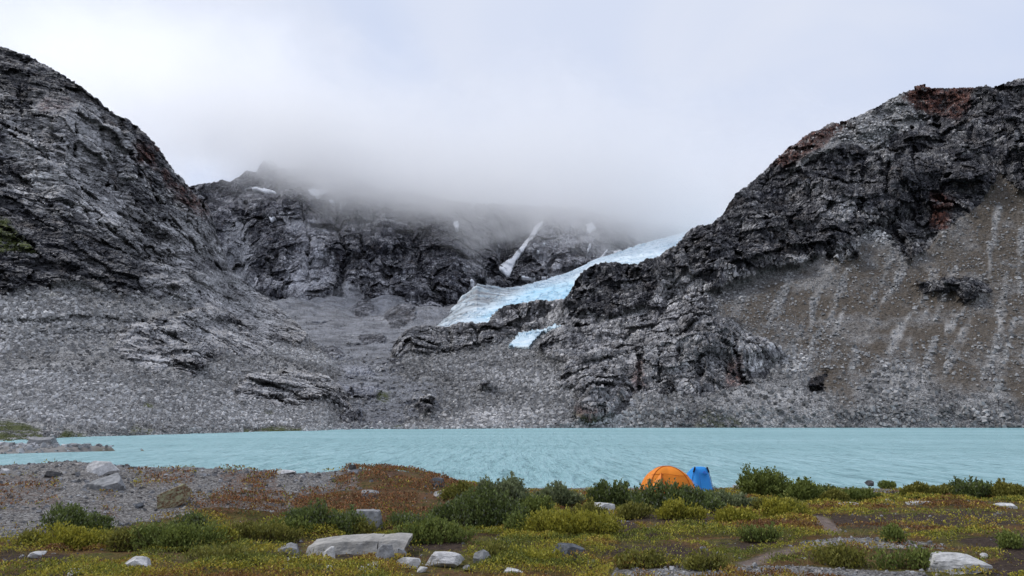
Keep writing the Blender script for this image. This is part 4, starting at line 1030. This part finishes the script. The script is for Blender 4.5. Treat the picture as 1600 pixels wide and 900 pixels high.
# cairn: two stacked stones
g = gp(550, 741); s = pxm(g[1])
o = make_rock('cairn_stone', (17 / s, 14 / s, 9 / s), 80, M_grey, 12, sub=2); o.location = (g[0], g[1], g[2] + 3.5 / s); tag(o, 'wide grey bottom stone of the little cairn on the mound crest', 'stone', 'stacked stones of the cairn')
o = make_rock('cairn_stone', (12 / s, 10 / s, 7.5 / s), 81, M_dark, 12, sub=2); o.location = (g[0], g[1], g[2] + 10.5 / s); tag(o, 'dark top stone balanced on the little cairn', 'stone', 'stacked stones of the cairn')

# spit of gravel at the left
bm = bmesh.new()
nx_, ny_ = 160, 60
sx_, sy_ = np.meshgrid(np.linspace(-150, -38, nx_), np.linspace(70, 128, ny_), indexing='ij')
edge_s = fbm(np.stack([sx_.ravel() / 9, sy_.ravel() / 9, 0 * sx_.ravel()], 1), 5, 66).reshape(sx_.shape)
cent = 92 + (sx_ + 51) * .3
wid = np.interp(sx_, [-150, -90, -67, -60, -54, -49], [60, 22, 13, 8, 4, .01])
zz = .9 * (1 - ((sy_ - cent) / (wid + .01)) ** 2) + edge_s * .25
zz = np.clip(zz, -.6, 1.1) * .8
zz += .08 * fbm(np.stack([sx_.ravel() / 1.2, sy_.ravel() / 1.2, 0 * sx_.ravel()], 1), 3, 67).reshape(sx_.shape)
g1 = np.stack([np.ones_like(zz), zz * 0, zz * 0, zz * 0], -1)
vgs = sstep(.35, .1, zz) * .9
spit_m = attr_mat('spit_gravel', .9, .15, 0, .3, .9)
gcol = np.array([.22, .21, .20])[None] * np.ones((zz.size, 1)); vc_ = vgs.ravel()[:, None] * sstep(0, .2, edge_s + .1).ravel()[:, None]
gcol = gcol * (1 - vc_) + np.array([.09, .075, .02])[None] * vc_
o = mesh_np('gravel_spit', np.stack([sx_, sy_, zz], -1).reshape(-1, 3), grid_faces(nx_, ny_), spit_m, attrs={'col': gcol}); tag(o, kind='structure')
spit = (sx_, sy_, zz)

# ------------------------------------------------------------------ rubble: small stones as merged meshes
OCT = np.array([(-1, -1, -1), (1, -1, -1), (1, 1, -1), (-1, 1, -1), (-1, -1, 1), (1, -1, 1), (1, 1, 1), (-1, 1, 1)], float) * .5
OF = np.array([(0, 3, 2, 1), (4, 5, 6, 7), (0, 1, 5, 4), (1, 2, 6, 5), (2, 3, 7, 6), (3, 0, 4, 7)])
def stones(name, P, size, col, mat, seed=0, flat=.65):
    r = np.random.default_rng(seed); n_ = len(P)
    V = OCT[None] * r.uniform(.55, 1.2, (n_, 8, 3))
    V[:, 4:, :2] *= r.uniform(.45, .9, (n_, 1, 1))
    V *= (np.stack([np.ones(n_), r.uniform(.6, 1, n_), r.uniform(.45, flat + .2, n_)], 1) * size[:, None])[:, None]
    a = r.uniform(0, 6.28, n_); t = r.normal(0, .35, n_)
    ca, sa, ct, st = np.cos(a), np.sin(a), np.cos(t), np.sin(t)
    x = V[..., 0] * ct[:, None] + V[..., 2] * st[:, None]; z = -V[..., 0] * st[:, None] + V[..., 2] * ct[:, None]; y = V[..., 1]
    V = np.stack([x * ca[:, None] - y * sa[:, None], x * sa[:, None] + y * ca[:, None], z], -1)
    V += P[:, None]
    Fc = (OF[None] + 8 * np.arange(n_)[:, None, None]).reshape(-1, 4)
    cc = np.repeat(col[:, None], 8, 1).reshape(-1, 3)
    return mesh_np(name, V.reshape(-1, 3), Fc, mat, smooth=False, attrs={'col': cc})

def scatter(src, n_, smin, smax, seed, pale=.3, thr=.3, power=2.2, white=0.):
    G, px, py, tal, brn, cht, vis_ = src
    r = np.random.default_rng(seed)
    w_ = (np.clip(tal - thr, 0, 1)) * vis_ * (px > -60) * (px < 1680) * np.clip(1 - .6 * brn + .9 * cht, .1, 1.2)
    tn = fbm(G.reshape(-1, 3) / 70, 4, 77).reshape(px.shape); w_ = w_ * np.clip(.65 + tn * 1.6, .15, 1.4)
    w_ = w_[:-1, :-1].ravel(); cw = np.cumsum(w_); k = np.searchsorted(cw, r.random(n_) * cw[-1])
    nu, nv_ = G.shape[:2]; i, j = k // (nv_ - 1), k % (nv_ - 1)
    a, b_ = r.random((2, n_, 1))
    P = G[i, j] * (1 - a) * (1 - b_) + G[i + 1, j] * a * (1 - b_) + G[i, j + 1] * (1 - a) * b_ + G[i + 1, j + 1] * a * b_
    dist = np.linalg.norm(P, axis=1)
    size = (smin + (smax - smin) * r.random(n_) ** 11) * np.clip(dist / 400, .45, 1.35)
    cc = .13 + .32 * r.random(n_) ** 1.2
    cc = cc * np.clip(1 + tn[i, j] * 1.1, .6, 1.5)
    bb = np.maximum(brn[i, j], cht[i, j])
    cc = np.where(bb > .4, .12 + .30 * r.random(n_), cc)
    size = np.where((brn[i, j] > .4) & (cht[i, j] < .3), size * .55, size * .85)
    col = np.stack([cc, cc * .985, cc * .975], 1)
    P[:, 2] += size * .12
    return P, size, col
P1, s1_, c1_ = scatter(talusR, 95000, .38, 3.4, 5)
P2, s2_, c2_ = scatter(talusL, 80000, .34, 2.6, 6)
P3, s3_, c3_ = scatter(talusM, 42000, .42, 2.8, 7)
o = stones('rubble', np.concatenate([P1, P2, P3]), np.concatenate([s1_, s2_, s3_]), np.concatenate([c1_, c2_, c3_]), M_rubble, 9); tag(o, kind='stuff')

# stones on the spit
sel = (zz > .02) & (sx_ > -110)
idx = np.argwhere(sel); r = np.random.default_rng(31)
k = idx[r.integers(0, len(idx), 5200)]
P = np.stack([sx_[k[:, 0], k[:, 1]] + r.normal(0, .4, len(k)), sy_[k[:, 0], k[:, 1]] + r.normal(0, .5, len(k)), zz[k[:, 0], k[:, 1]]], 1)
cc = .14 + .36 * r.random(len(k))
tag(stones('spit_rubble', P, .22 + .9 * r.random(len(k)) ** 4, np.stack([cc, cc, cc * 1.01], 1), M_rubble, 12), kind='stuff')
P = at(63, 694, 97); P[2] = .55
o = make_rock('boulder', (3.4, 2.4, 1.5), 91, M_grey, 10, cut_r=(.7, 1)); o.location = P + np.array([0, 0, .25]); tag(o, 'big grey boulder on the gravel spit in the lake', 'boulder')

# gravel on the near ground
def near_pts(n_, seed, wfun, rmin=7, rmax=45):
    r = np.random.default_rng(seed)
    az = r.uniform(-R_(44), R_(44), n_); rad = rmin * (rmax / rmin) ** r.random(n_)
    x, y = np.sin(az) * rad, np.cos(az) * rad; z = Gh(x, y)
    px, py = proj(np.stack([x, y, z], -1))
    wn = fbm(np.stack([x / 1.2, y / 1.2, 0 * x], 1), 5, 81, .6) * 26
    m = ground_masks(px, py, wn)
    wgt = wfun(x, y, z, px, py, m)
    keep = (r.random(n_) < wgt) & (z > .02)
    return np.stack([x, y, z], 1)[keep], px[keep], py[keep], [q[keep] for q in m]
P, px, py, m = near_pts(150000, 41, lambda x, y, z, px, py, m: np.clip(np.maximum(m[0], (z < .55) * 1.) * .8 + .03, 0, 1))
r = np.random.default_rng(42); n_ = len(P)
sz = (.018 + .10 * r.random(n_) ** 10) * np.clip(P[:, 1] / 14, .7, 2)
cc = .09 + .28 * r.random(n_) ** 1.4; wm = r.random(n_) < .25
col = np.stack([cc * np.where(wm, 1.08, 1), cc, cc * np.where(wm, .93, 1.02)], 1)
tag(stones('gravel', P, sz, col, M_gravel, 43), kind='stuff')

# ------------------------------------------------------------------ leaves
def leaves(name, P, length, width, col, parent=None, seed=0, up=.5, mat=None, dirs=None):
    """one rhombic leaf per point"""
    r = np.random.default_rng(seed); n_ = len(P)
    d = r.normal(0, 1, (n_, 3)); d[:, 2] = np.abs(d[:, 2]) * up + up * .4
    if dirs is not None: d = d * .8 + dirs * 1.1
    d /= np.linalg.norm(d, axis=1, keepdims=True)
    s_ = np.cross(d, r.normal(0, 1, (n_, 3))); s_ /= np.linalg.norm(s_, axis=1, keepdims=True) + 1e-9
    nrm = np.cross(d, s_)
    L_ = length[:, None]; W_ = width[:, None]
    V = np.stack([P, P + d * L_ * .5 + s_ * W_ * .5 + nrm * W_ * .12, P + d * L_, P + d * L_ * .5 - s_ * W_ * .5 + nrm * W_ * .12], 1)
    return mesh_np(name, V.reshape(-1, 3), np.arange(4 * n_).reshape(-1, 4), mat or M_leaf, parent, smooth=False, attrs={'col': np.repeat(col[:, None], 4, 1).reshape(-1, 3)})

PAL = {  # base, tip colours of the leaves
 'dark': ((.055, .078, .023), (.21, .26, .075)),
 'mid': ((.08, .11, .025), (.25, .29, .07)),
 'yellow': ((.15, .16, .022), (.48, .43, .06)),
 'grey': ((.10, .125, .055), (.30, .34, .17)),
 'olive': ((.10, .105, .022), (.30, .28, .06)),
}
def shrub(px, py, wpx, hpx, kind, label, seed, Y=None, upright=.5, dens=1.):
    if Y is None: g = gp(px, py)
    else:
        q = at(px, py, Y); g = np.array([q[0], q[1], gz_at(q[0], q[1])])
    s = pxm(g[1]); w_, h_ = wpx * 1.14 / s, hpx * .9 / s
    r = np.random.default_rng(seed)
    dp_ = min(w_, max(.5 * w_, h_ * 1.2))
    root = empty('willow_shrub', (g[0], g[1] + dp_ * .35, gz_at(g[0], g[1] + dp_ * .35)))
    tag(root, label, 'shrub', 'low willow shrubs on the heath')
    ns = int(np.clip(60 + w_ * dp_ * 110, 50, 300) * dens)
    a = r.uniform(0, 6.283, ns); q = np.sqrt(r.random(ns))
    ex, ey = np.cos(a) * q * w_ / 2, np.sin(a) * q * dp_ / 2
    nlb = 3 + int(r.integers(0, 4)) + int(w_ > 1)
    la = r.uniform(-.36, .36, nlb) * w_; lb = r.uniform(-.3, .3, nlb) * dp_; lr = r.uniform(.28, .5, nlb); lh = r.uniform(.6, 1.05, nlb); lh[0] = 1; la[0] *= .4
    kl = r.integers(0, nlb, ns); ex = la[kl] + np.cos(a) * q * w_ * .5 * lr[kl] * 1.25; ey = lb[kl] + np.sin(a) * q * dp_ * .5 * lr[kl] * 1.25
    prof = np.sqrt(np.clip(1 - (q * .97) ** 2, 0, 1)) * lh[kl]
    lump = .75 + .45 * vnoise(np.stack([ex * 2.3 + seed, ey * 2.3, 0 * ex], 1), 5)
    ez = h_ * (prof * lump * .85 + .06)
    tall = r.random(ns) < .14 * upright * 2
    ez = np.where(tall, ez * (1.05 + .3 * r.random(ns)), ez)
    B = np.stack([ex * (1 - upright * .55), ey * (1 - upright * .55), np.zeros(ns) - .03], 1); E = np.stack([ex, ey, ez], 1)
    # shrub sits on uneven ground
    off = Gh(root.location.x + B[:, 0], root.location.y + B[:, 1]) - root.location.z
    B[:, 2] += off; E[:, 2] += off
    # stems
    rad = .005 + .002 * r.random(ns)
    k3 = np.arange(3) * 2.094
    ring = np.stack([np.cos(k3), np.sin(k3), 0 * k3], 1)
    mid = (B + E) / 2 + r.normal(0, .03, (ns, 3))
    V = np.concatenate([B[:, None] + ring[None] * rad[:, None, None], mid[:, None] + ring[None] * rad[:, None, None] * .7, E[:, None] + ring[None] * rad[:, None, None] * .25], 1).reshape(-1, 3)
    fs = []
    for lv in (0, 3):
        for c in range(3): fs.append([lv + c, lv + (c + 1) % 3, lv + 3 + (c + 1) % 3, lv + 3 + c])
    Fc = (np.array(fs)[None] + 9 * np.arange(ns)[:, None, None]).reshape(-1, 4)
    mesh_np('branches', V, Fc, M_leaf, root, smooth=False, attrs={'col': np.tile(np.array([.10, .065, .04]), (len(V), 1))})
    # leaves
    nl = int(np.clip(w_ * dp_ * h_ * 12000, 1300, 11000) * dens)
    k = r.integers(0, ns, nl); t = np.where(tall[k], .35 + .65 * r.random(nl), r.random(nl) ** .55)
    jit = r.normal(0, 1, (nl, 3)) * (np.where(tall[k] & (t > .7), .018, .05))[:, None]
    Pl = B[k] * (1 - t[:, None]) + E[k] * t[:, None] + jit
    Pl[:, 2] = np.maximum(Pl[:, 2], off[k] + .01)
    dr = (E - B)[k]; dr /= np.linalg.norm(dr, axis=1, keepdims=True)
    c0, c1 = map(np.array, PAL[kind])
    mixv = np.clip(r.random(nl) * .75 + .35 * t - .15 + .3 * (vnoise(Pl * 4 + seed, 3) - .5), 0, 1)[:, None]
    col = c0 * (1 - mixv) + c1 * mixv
    if kind in ('dark', 'grey'):       # pale undersides of willow leaves turn up here and there
        m_ = r.random(nl) < .12; col[m_] = np.array([.20, .22, .15]) * (.7 + .5 * r.random((m_.sum(), 1)))
    ls = (.040 + .030 * r.random(nl)) * np.clip(g[1] / 14, .9, 1.7)
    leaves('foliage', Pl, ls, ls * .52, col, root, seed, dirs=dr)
    return root
shrubs = [
 (752, 832, 116, 66, 'dark', 'large dark green willow bush at the foot of the rust-coloured slope', .55),
 (790, 800, 74, 54, 'grey', 'grey-green bush with tall thin shoots against the lake behind the dark bush', .9),
 (838, 815, 70, 44, 'mid', 'mid-green bush between the dark bush and the yellow-green bush', .6),
 (870, 792, 62, 38, 'grey', 'thin grey-green willow with bare tips against the lake', .9),
 (905, 842, 136, 50, 'yellow', 'wide yellow-green bush left of the tents', .45),
 (950, 796, 66, 42, 'dark', 'dark bushy willow beside the pale rocks at the lake edge', .7),
 (678, 852, 114, 38, 'mid', 'spreading fresh green shrub right of the long slab', .4),
 (1062, 803, 128, 52, 'dark', 'broad dark bush hiding the feet of the tents', .3),
 (1068, 812, 66, 28, 'yellow', 'small yellow-green bush under the broad dark bush by the tents', .4),
 (1190, 780, 88, 46, 'mid', 'tall rounded willow bush right of the blue tent', .9),
 (1252, 786, 70, 36, 'mid', 'lower green bush right of the tall rounded willow', .7),
 (1150, 798, 56, 28, 'grey', 'small dull green bush below the tall rounded willow', .5),
 (1190, 848, 72, 28, 'mid', 'low green clump beside the trail', .4),
 (500, 834, 108, 48, 'dark', 'dark green bush above the left end of the long slab', .5),
 (410, 848, 96, 34, 'olive', 'olive-green bush below the gravel mound', .4),
 (272, 862, 130, 48, 'mid', 'broad green shrub under the lichen boulder', .4),
 (82, 838, 92, 46, 'dark', 'dark green bush at the left foot of the gravel mound', .6),
 (100, 860, 118, 34, 'yellow', 'bright yellow shrub before the dark bush at left', .35),
 (190, 862, 70, 34, 'olive', 'olive shrub between the yellow shrub and the broad green shrub', .4),
 (290, 838, 60, 34, 'dark', 'small dark shrub on the gravel below the lichen boulder', .5),
 (1410, 849, 44, 26, 'mid', 'small round green tuft bush beside the gravel strip', .6),
 (1340, 888, 110, 34, 'olive', 'olive bush between the two gravel patches', .35),
 (1430, 890, 80, 32, 'mid', 'green clump left of the large pale low rock', .4),
 (1530, 779, 60, 28, 'dark', 'dark green bush on the shore at far right', .6),
 (1580, 782, 60, 26, 'olive', 'green bank bush at the right edge of the photo', .5),
 (1450, 778, 74, 22, 'olive', 'low green scrub on the right shore', .5),
 (1395, 764, 36, 12, 'mid', 'thin grassy shrub at the water edge at right', .6),
 (1350, 784, 60, 20, 'mid', 'low bush between trail and shore stone', .5),
 (1300, 786, 50, 20, 'olive', 'short olive shrub beyond the trail', .4),
 (1240, 812, 84, 30, 'yellow', 'yellow shrub left of the trail start', .35),
 (1170, 818, 66, 26, 'yellow', 'yellow-olive low shrub left of the yellow trail shrub', .35),
 (1590, 860, 40, 30, 'mid', 'green clump on dark soil at the right edge', .4),
 (720, 790, 50, 36, 'olive', 'small olive shrub where the rust slope meets the dark bush', .6),
 (640, 825, 60, 22, 'dark', 'low dark scrub right of the cube-shaped rock', .4),
 (990, 812, 60, 24, 'olive', 'low olive shrub right of the flat-topped rock', .4),
 (1110, 892, 60, 26, 'olive', 'sparse olive clump near the bottom middle', .35),
 (770, 880, 60, 24, 'olive', 'sparse shrub beside the lumpy mossy rock', .5),
 (840, 885, 80, 22, 'yellow', 'yellowish low shrub left of the dark split rock', .35),
 (1000, 890, 90, 22, 'olive', 'ragged low shrub right of the dark split rock', .35),
 (350, 885, 120, 24, 'olive', 'low ragged shrub in the left foreground', .3),
 (40, 852, 50, 22, 'olive', 'little olive shrub at the far left', .4),
 (712, 818, 70, 40, 'dark', 'dark willow bush at the left shoulder of the large dark bush', .5),
 (812, 836, 66, 32, 'mid', 'green shrub filling the gap before the mid-green bush', .4),
 (862, 830, 56, 30, 'olive', 'olive bush tucked against the left side of the yellow-green bush', .4),
 (925, 812, 50, 24, 'olive', 'olive bush just above the wide yellow-green bush', .4),
 (1008, 798, 56, 30, 'dark', 'dark bush at the left end of the broad bush before the orange tent', .4),
 (1120, 796, 60, 28, 'dark', 'dark bush at the right end of the broad bush by the blue tent', .4),
 (1220, 800, 66, 26, 'olive', 'olive scrub in front of the tall rounded willow', .4),
 (1145, 818, 60, 22, 'yellow', 'pale yellow low shrub before the dull green bush', .35),
 (1290, 776, 50, 18, 'dark', 'dark low scrub just right of the lower green bush', .5),
 (560, 838, 60, 26, 'olive', 'olive shrub behind the middle of the long slab', .4),
 (450, 838, 60, 32, 'mid', 'green shrub between the olive bush and the dark bush above the slab', .4),
 (340, 850, 60, 28, 'yellow', 'yellowish shrub right of the broad green shrub', .4),
 (145, 828, 40, 22, 'dark', 'small dark shrub where gravel meets the yellow shrub', .5),
]
for k, (px, py, wp, hp_, kd, lab, upr) in enumerate(shrubs):
    shrub(px, py, wp, hp_, kd, lab, 200 + k, upright=upr)

# heath: low leaves over the ground (one mass)
def wf(x, y, z, px, py, m):
    g = np.clip(1 - m[0] - m[1], 0, 1); n = vnoise(np.stack([x * 1.1, y * 1.1, 0 * x], 1), 7) * .6 + vnoise(np.stack([x * 3.1, y * 3.1, 0 * x], 1), 8) * .4
    a = np.clip((n - .41) * 6, .03, 1) * g * (1 - .92 * m[2]) 
    a = np.maximum(a, m[3] * .9 * (n > .42))
    return a * (z > .45)
P, px, py, m = near_pts(640000, 51, wf, 7.5, 42)
r = np.random.default_rng(52); n_ = len(P)
t = vnoise(np.stack([P[:, 0] * .55, P[:, 1] * .8, 0 * px], 1), 9); t2 = vnoise(np.stack([P[:, 0] * 2, P[:, 1] * 2.4, 0 * px], 1), 10)
pal = np.array([(.13, .15, .03), (.25, .25, .035), (.42, .36, .05), (.30, .18, .045), (.17, .08, .035)])
f = np.clip((t * .6 + t2 * .4 - .22) / .56, 0, .999) * 4.2 + r.normal(0, .55, n_); f = np.clip(f, 0, 3.99)
i = f.astype(int); fr = (f - i)[:, None]; col = pal[i] * (1 - fr) + pal[np.minimum(i + 1, 4)] * fr
ru_ = (m[3] > .4) & (r.random(n_) < .85)
rp = np.array([(.26, .11, .045), (.14, .06, .03), (.36, .18, .08), (.20, .14, .07)])[r.integers(0, 4, n_)]
col = np.where(ru_[:, None], rp, col) * (.45 + 1.1 * r.random((n_, 1)))
nh = vnoise(np.stack([P[:, 0] * 1.1, P[:, 1] * 1.1, 0 * px], 1), 7) * .6 + vnoise(np.stack([P[:, 0] * 3.1, P[:, 1] * 3.1, 0 * px], 1), 8) * .4
hgt = .015 + np.clip(nh - .4, 0, .4) * .42 * (.35 + .65 * r.random(n_))
P[:, 2] += hgt * np.where(ru_, 1.2, 1.)
ls = (.030 + .026 * r.random(n_)) * np.clip(P[:, 1] / 14, .8, 1.8)
leaves('heath', P, ls, ls * .5, col, None, 53, up=.9)['kind'] = 'stuff'
print('heath leaves', n_, time.time() - T0)
# grass blades and thin sprigs
P, px, py, m = near_pts(60000, 55, lambda x, y, z, px, py, m: np.clip(1 - m[0] * .93 - m[1] - m[2] * .8, 0, 1) * .5 * (vnoise(np.stack([x * .9, y * .9, 0 * x], 1), 17) > .5) * (z > .4), 7.5, 42)
r = np.random.default_rng(56); n_ = len(P)
c0 = np.array([.16, .17, .05]); c1 = np.array([.30, .22, .09]); q = r.random((n_, 1))
leaves('grass', P, (.06 + .09 * r.random(n_)), .008 + .006 * r.random(n_), c0 * q + c1 * (1 - q), None, 57, up=3.)['kind'] = 'stuff'

# ------------------------------------------------------------------ tents
def fabric(name, col, var=.12, tr=.15):
    b = NB(name); p = b.pos(); n1, _ = b.noise(p, 3.5, 4, .6); n2, _ = b.noise(b.map(p, (1, 1, 4)), 9, 3, .5)
    c = b.mix(n1, tuple(v * (1 - var) for v in col), tuple(min(1, v * (1 + var)) for v in col))
    pb = b.bsdf(c, .55, .35, b.bump(n2, .02, .5)); tl = b.n('BsdfTranslucent'); b.set(tl.inputs[0], c)
    mm = b.n('MixShader'); mm.inputs[0].default_value = tr
    b.t.links.new(pb.outputs[0], mm.inputs[1]); b.t.links.new(tl.outputs[0], mm.inputs[2]); b.t.links.new(mm.outputs[0], b.out.inputs[0]); return b.m
M_or = fabric('orange_nylon', (.90, .27, .015)); M_or2 = fabric('orange_nylon_dark', (.62, .15, .01)); M_bl = fabric('blue_nylon', (.04, .36, .95)); M_bl2 = fabric('blue_nylon_dark', (.02, .12, .45))
M_blk = fabric('black_webbing', (.012, .012, .016), .1, 0)
def tube(name, pts, rad, mat, parent, seg=6):
    bm = bmesh.new(); rings = []
    pts = [Vector(p) for p in pts]
    for i, p in enumerate(pts):
        d = (pts[min(i + 1, len(pts) - 1)] - pts[max(i - 1, 0)]).normalized()
        a = d.cross(Vector((0, 0, 1))); a = a.normalized() if a.length > 1e-3 else Vector((1, 0, 0)); c = d.cross(a).normalized()
        rings.append([bm.verts.new(p + (a * math.cos(2 * math.pi * k / seg) + c * math.sin(2 * math.pi * k / seg)) * rad) for k in range(seg)])
    for i in range(len(rings) - 1):
        for k in range(seg): bm.faces.new((rings[i][k], rings[i][(k + 1) % seg], rings[i + 1][(k + 1) % seg], rings[i + 1][k]))
    bm.faces.new(rings[0][::-1]); bm.faces.new(rings[-1])
    return bm_obj(name, bm, mat, parent, True)

def superr(th, a, b_, e_=2.6):
    return 1 / ((abs(math.cos(th)) / a) ** e_ + (abs(math.sin(th)) / b_) ** e_) ** (1 / e_)
TY = 30.5
q = at(1043, 765, TY); s = pxm(TY)
bz = gz_at(q[0], TY)
topz = at(1043, 728.5, TY)[2]
H1 = topz - bz
tent = empty('dome_tent', (q[0], TY, bz)); tag(tent, 'orange dome tent with a front vestibule fold, pitched by the lake', 'tent')
a1, b1_ = 84 / 2 / s, .72
def dome(x_a, x_b, H, nu=64, nv_=20, sag=.05):
    V = []; 
    for i in range(nu):
        th = 2 * math.pi * i / nu
        R0 = superr(th, x_a, x_b)
        for j in range(nv_ + 1):
            f = j / nv_ * math.pi / 2
            # fabric pulls in between the crossing poles
            k = abs(math.sin(2 * (th - 0.0))) ** 1.5
            sg = 1 - sag * (1 - k) * math.sin(2 * f)
            V.append((R0 * math.cos(f) ** .92 * math.cos(th) * sg, R0 * math.cos(f) ** .92 * math.sin(th) * sg, H * math.sin(f) ** .95 * sg))
    Fc = []
    for i in range(nu):
        for j in range(nv_):
            a, c = i * (nv_ + 1), ((i + 1) % nu) * (nv_ + 1)
            Fc.append((a + j, c + j, c + j + 1, a + j + 1))
    return np.array(V), np.array(Fc)
V, Fc = dome(a1, b1_, H1)
V = V + (fbm(V * 3, 3, 4)[:, None] * .015)
mesh_np('rainfly', V, Fc, M_or, tent)
def on_dome(th, f, H, xa, xb, k=1.01):
    R0 = superr(th, xa, xb); return (R0 * math.cos(f) ** .92 * math.cos(th) * k, R0 * math.cos(f) ** .92 * math.sin(th) * k, H * math.sin(f) ** .95 * k)
for th in (math.radians(35), math.radians(145)):
    pts = [on_dome(th, f, H1, a1, b1_) for f in np.linspace(0, math.pi / 2, 14)] + [on_dome(th + math.pi, f, H1, a1, b1_) for f in np.linspace(math.pi / 2, 0, 14)[1:]]
    tube('pole_sleeve', pts, .014, M_or2, tent)
# seam across the front
pts = []
for th in np.linspace(math.radians(208), math.radians(338), 22):
    f = .78 + .05 * math.sin((th - 3.6) * 2.4); pts.append(on_dome(th, f, H1, a1, b1_, 1.012))
tube('seam', pts, .008, M_or2, tent)
# vestibule: ridge runs from the fly to the ground at front left
apex = Vector(on_dome(math.radians(236), .86, H1, a1, b1_, 1.03))
ftL = Vector((-a1 * .98, -b1_ * .95, 0)); ftR = Vector((-.05, -b1_ * 1.22, 0)); nose = Vector((-a1 * .50, -b1_ * 1.75, 0.02))
def tri_patch(name, A_, B_, C__, mat, parent, n_=12, sag=.04):
    bm = bmesh.new(); g_ = {}
    nrm = (B_ - A_).cross(C__ - A_).normalized()
    for i in range(n_ + 1):
        for j in range(n_ + 1 - i):
            u_, v_ = i / n_, j / n_; w__ = 1 - u_ - v_
            g_[i, j] = bm.verts.new(A_ * w__ + B_ * u_ + C__ * v_ - nrm * sag * 27 * u_ * v_ * w__ * .5)
    for i in range(n_):
        for j in range(n_ - i):
            bm.faces.new((g_[i, j], g_[i + 1, j], g_[i, j + 1]))
            if j < n_ - i - 1: bm.faces.new((g_[i + 1, j], g_[i + 1, j + 1], g_[i, j + 1]))
    return bm_obj(name, bm, mat, parent, True)
tri_patch('vestibule_panel', apex, nose, ftL, M_or, tent)
tri_patch('vestibule_panel', apex, ftR, nose, M_or2, tent)
tube('vestibule_seam', [apex, apex * .5 + nose * .5 + Vector((0, 0, .02)), nose], .010, M_or2, tent)
tri_patch('door_flap', apex + Vector((.0, -.015, .01)), apex + Vector((.17, -.03, -.16)), apex + Vector((-.03, -.05, -.13)), M_or2, tent, 4, 0)
for gx_ in (-a1 * 1.35, a1 * 1.3):
    sg = 1 if gx_ > 0 else -1
    tube('guyline', [(sg * a1 * .72, -.2, H1 * .62), (gx_, -.75, 0.0)], .004, M_or2, tent, 4)
# blue tent, seen end on
TY2 = 33.0
q = at(1090, 757, TY2); s = pxm(TY2); bz2 = gz_at(q[0], TY2); H2 = at(1090, 728, TY2)[2] - bz2
blue_t = empty('ridge_tent', (q[0], TY2, bz2)); tag(blue_t, 'bright blue narrow tent with black pole caps behind the orange tent', 'tent')
hw = 20 / s * .88; tw = 8.5 / s
nu, nv_ = 40, 26
V = []
for i in range(nu):
    u_ = i / (nu - 1)
    yy = -.95 + 2.1 * u_
    hh_ = H2 * (1 - .42 * max(0, (u_ - .25) / .75) ** 1.4) * min(1, (.10 + u_ / .12 * .90) if u_ < .12 else 1)
    wv = (hw * (1 - .25 * u_)) * (1 if u_ > .12 else .75 + .25 * u_ / .12)
    for j in range(nv_):
        v_ = j / (nv_ - 1) * 2 - 1
        av = abs(v_)
        # outline: flat narrow top, slightly bowed sides
        if av < .25: x_ = tw * av / .25; z_ = 1 - .02 * (av / .25) ** 2
        else:
            t_ = (av - .25) / .75; x_ = tw + (wv - tw) * (t_ ** .85); z_ = (1 - t_) * .98 + .06 * math.sin(t_ * math.pi)
        V.append((math.copysign(x_, v_) if av > 0 else 0, yy, hh_ * z_))
mesh_np('rainfly', np.array(V), grid_faces(nu, nv_), M_bl, blue_t)
def bl(t_, side, yy=-.72, k=1.02):
    x_ = tw + (hw * .98 - tw) * (t_ ** .85); return (side * x_ * k, yy, (H2 * ((1 - t_) * .98 + .06 * math.sin(t_ * math.pi))) * k)
for sd_x in (-1, 1):
    tube('pole_cap', [bl(t_, sd_x) for t_ in np.linspace(0, .24, 6)], .035, M_blk, blue_t)
    tube('pole_sleeve', [bl(t_, sd_x) for t_ in np.linspace(.24, .98, 12)], .012, M_bl2, blue_t)
bmv = bmesh.new(); 
vsx = [bmv.verts.new(c) for c in [(.02, -.80, H2 * .80), (.22, -.78, H2 * .72), (.20, -.98, H2 * .74), (.0, -1.0, H2 * .80), (.10, -.86, H2 * .86)]]
for f_ in ((0, 1, 4), (1, 2, 4), (2, 3, 4), (3, 0, 4), (3, 2, 1, 0)): bmv.faces.new([vsx[k_] for k_ in f_])
bm_obj('vent_hood', bmv, M_bl2, blue_t)
tube('door_zip', [(-.07, -.97, .04), (-.10, -.93, H2 * .4), (-.11, -.86, H2 * .8)], .008, M_bl2, blue_t)
tube('guyline', [(hw * .5, -.8, H2 * .5), (hw * 1.5, -1.2, 0)], .004, M_bl2, blue_t, 4)
print('SCRIPT TIME', time.time() - T0)
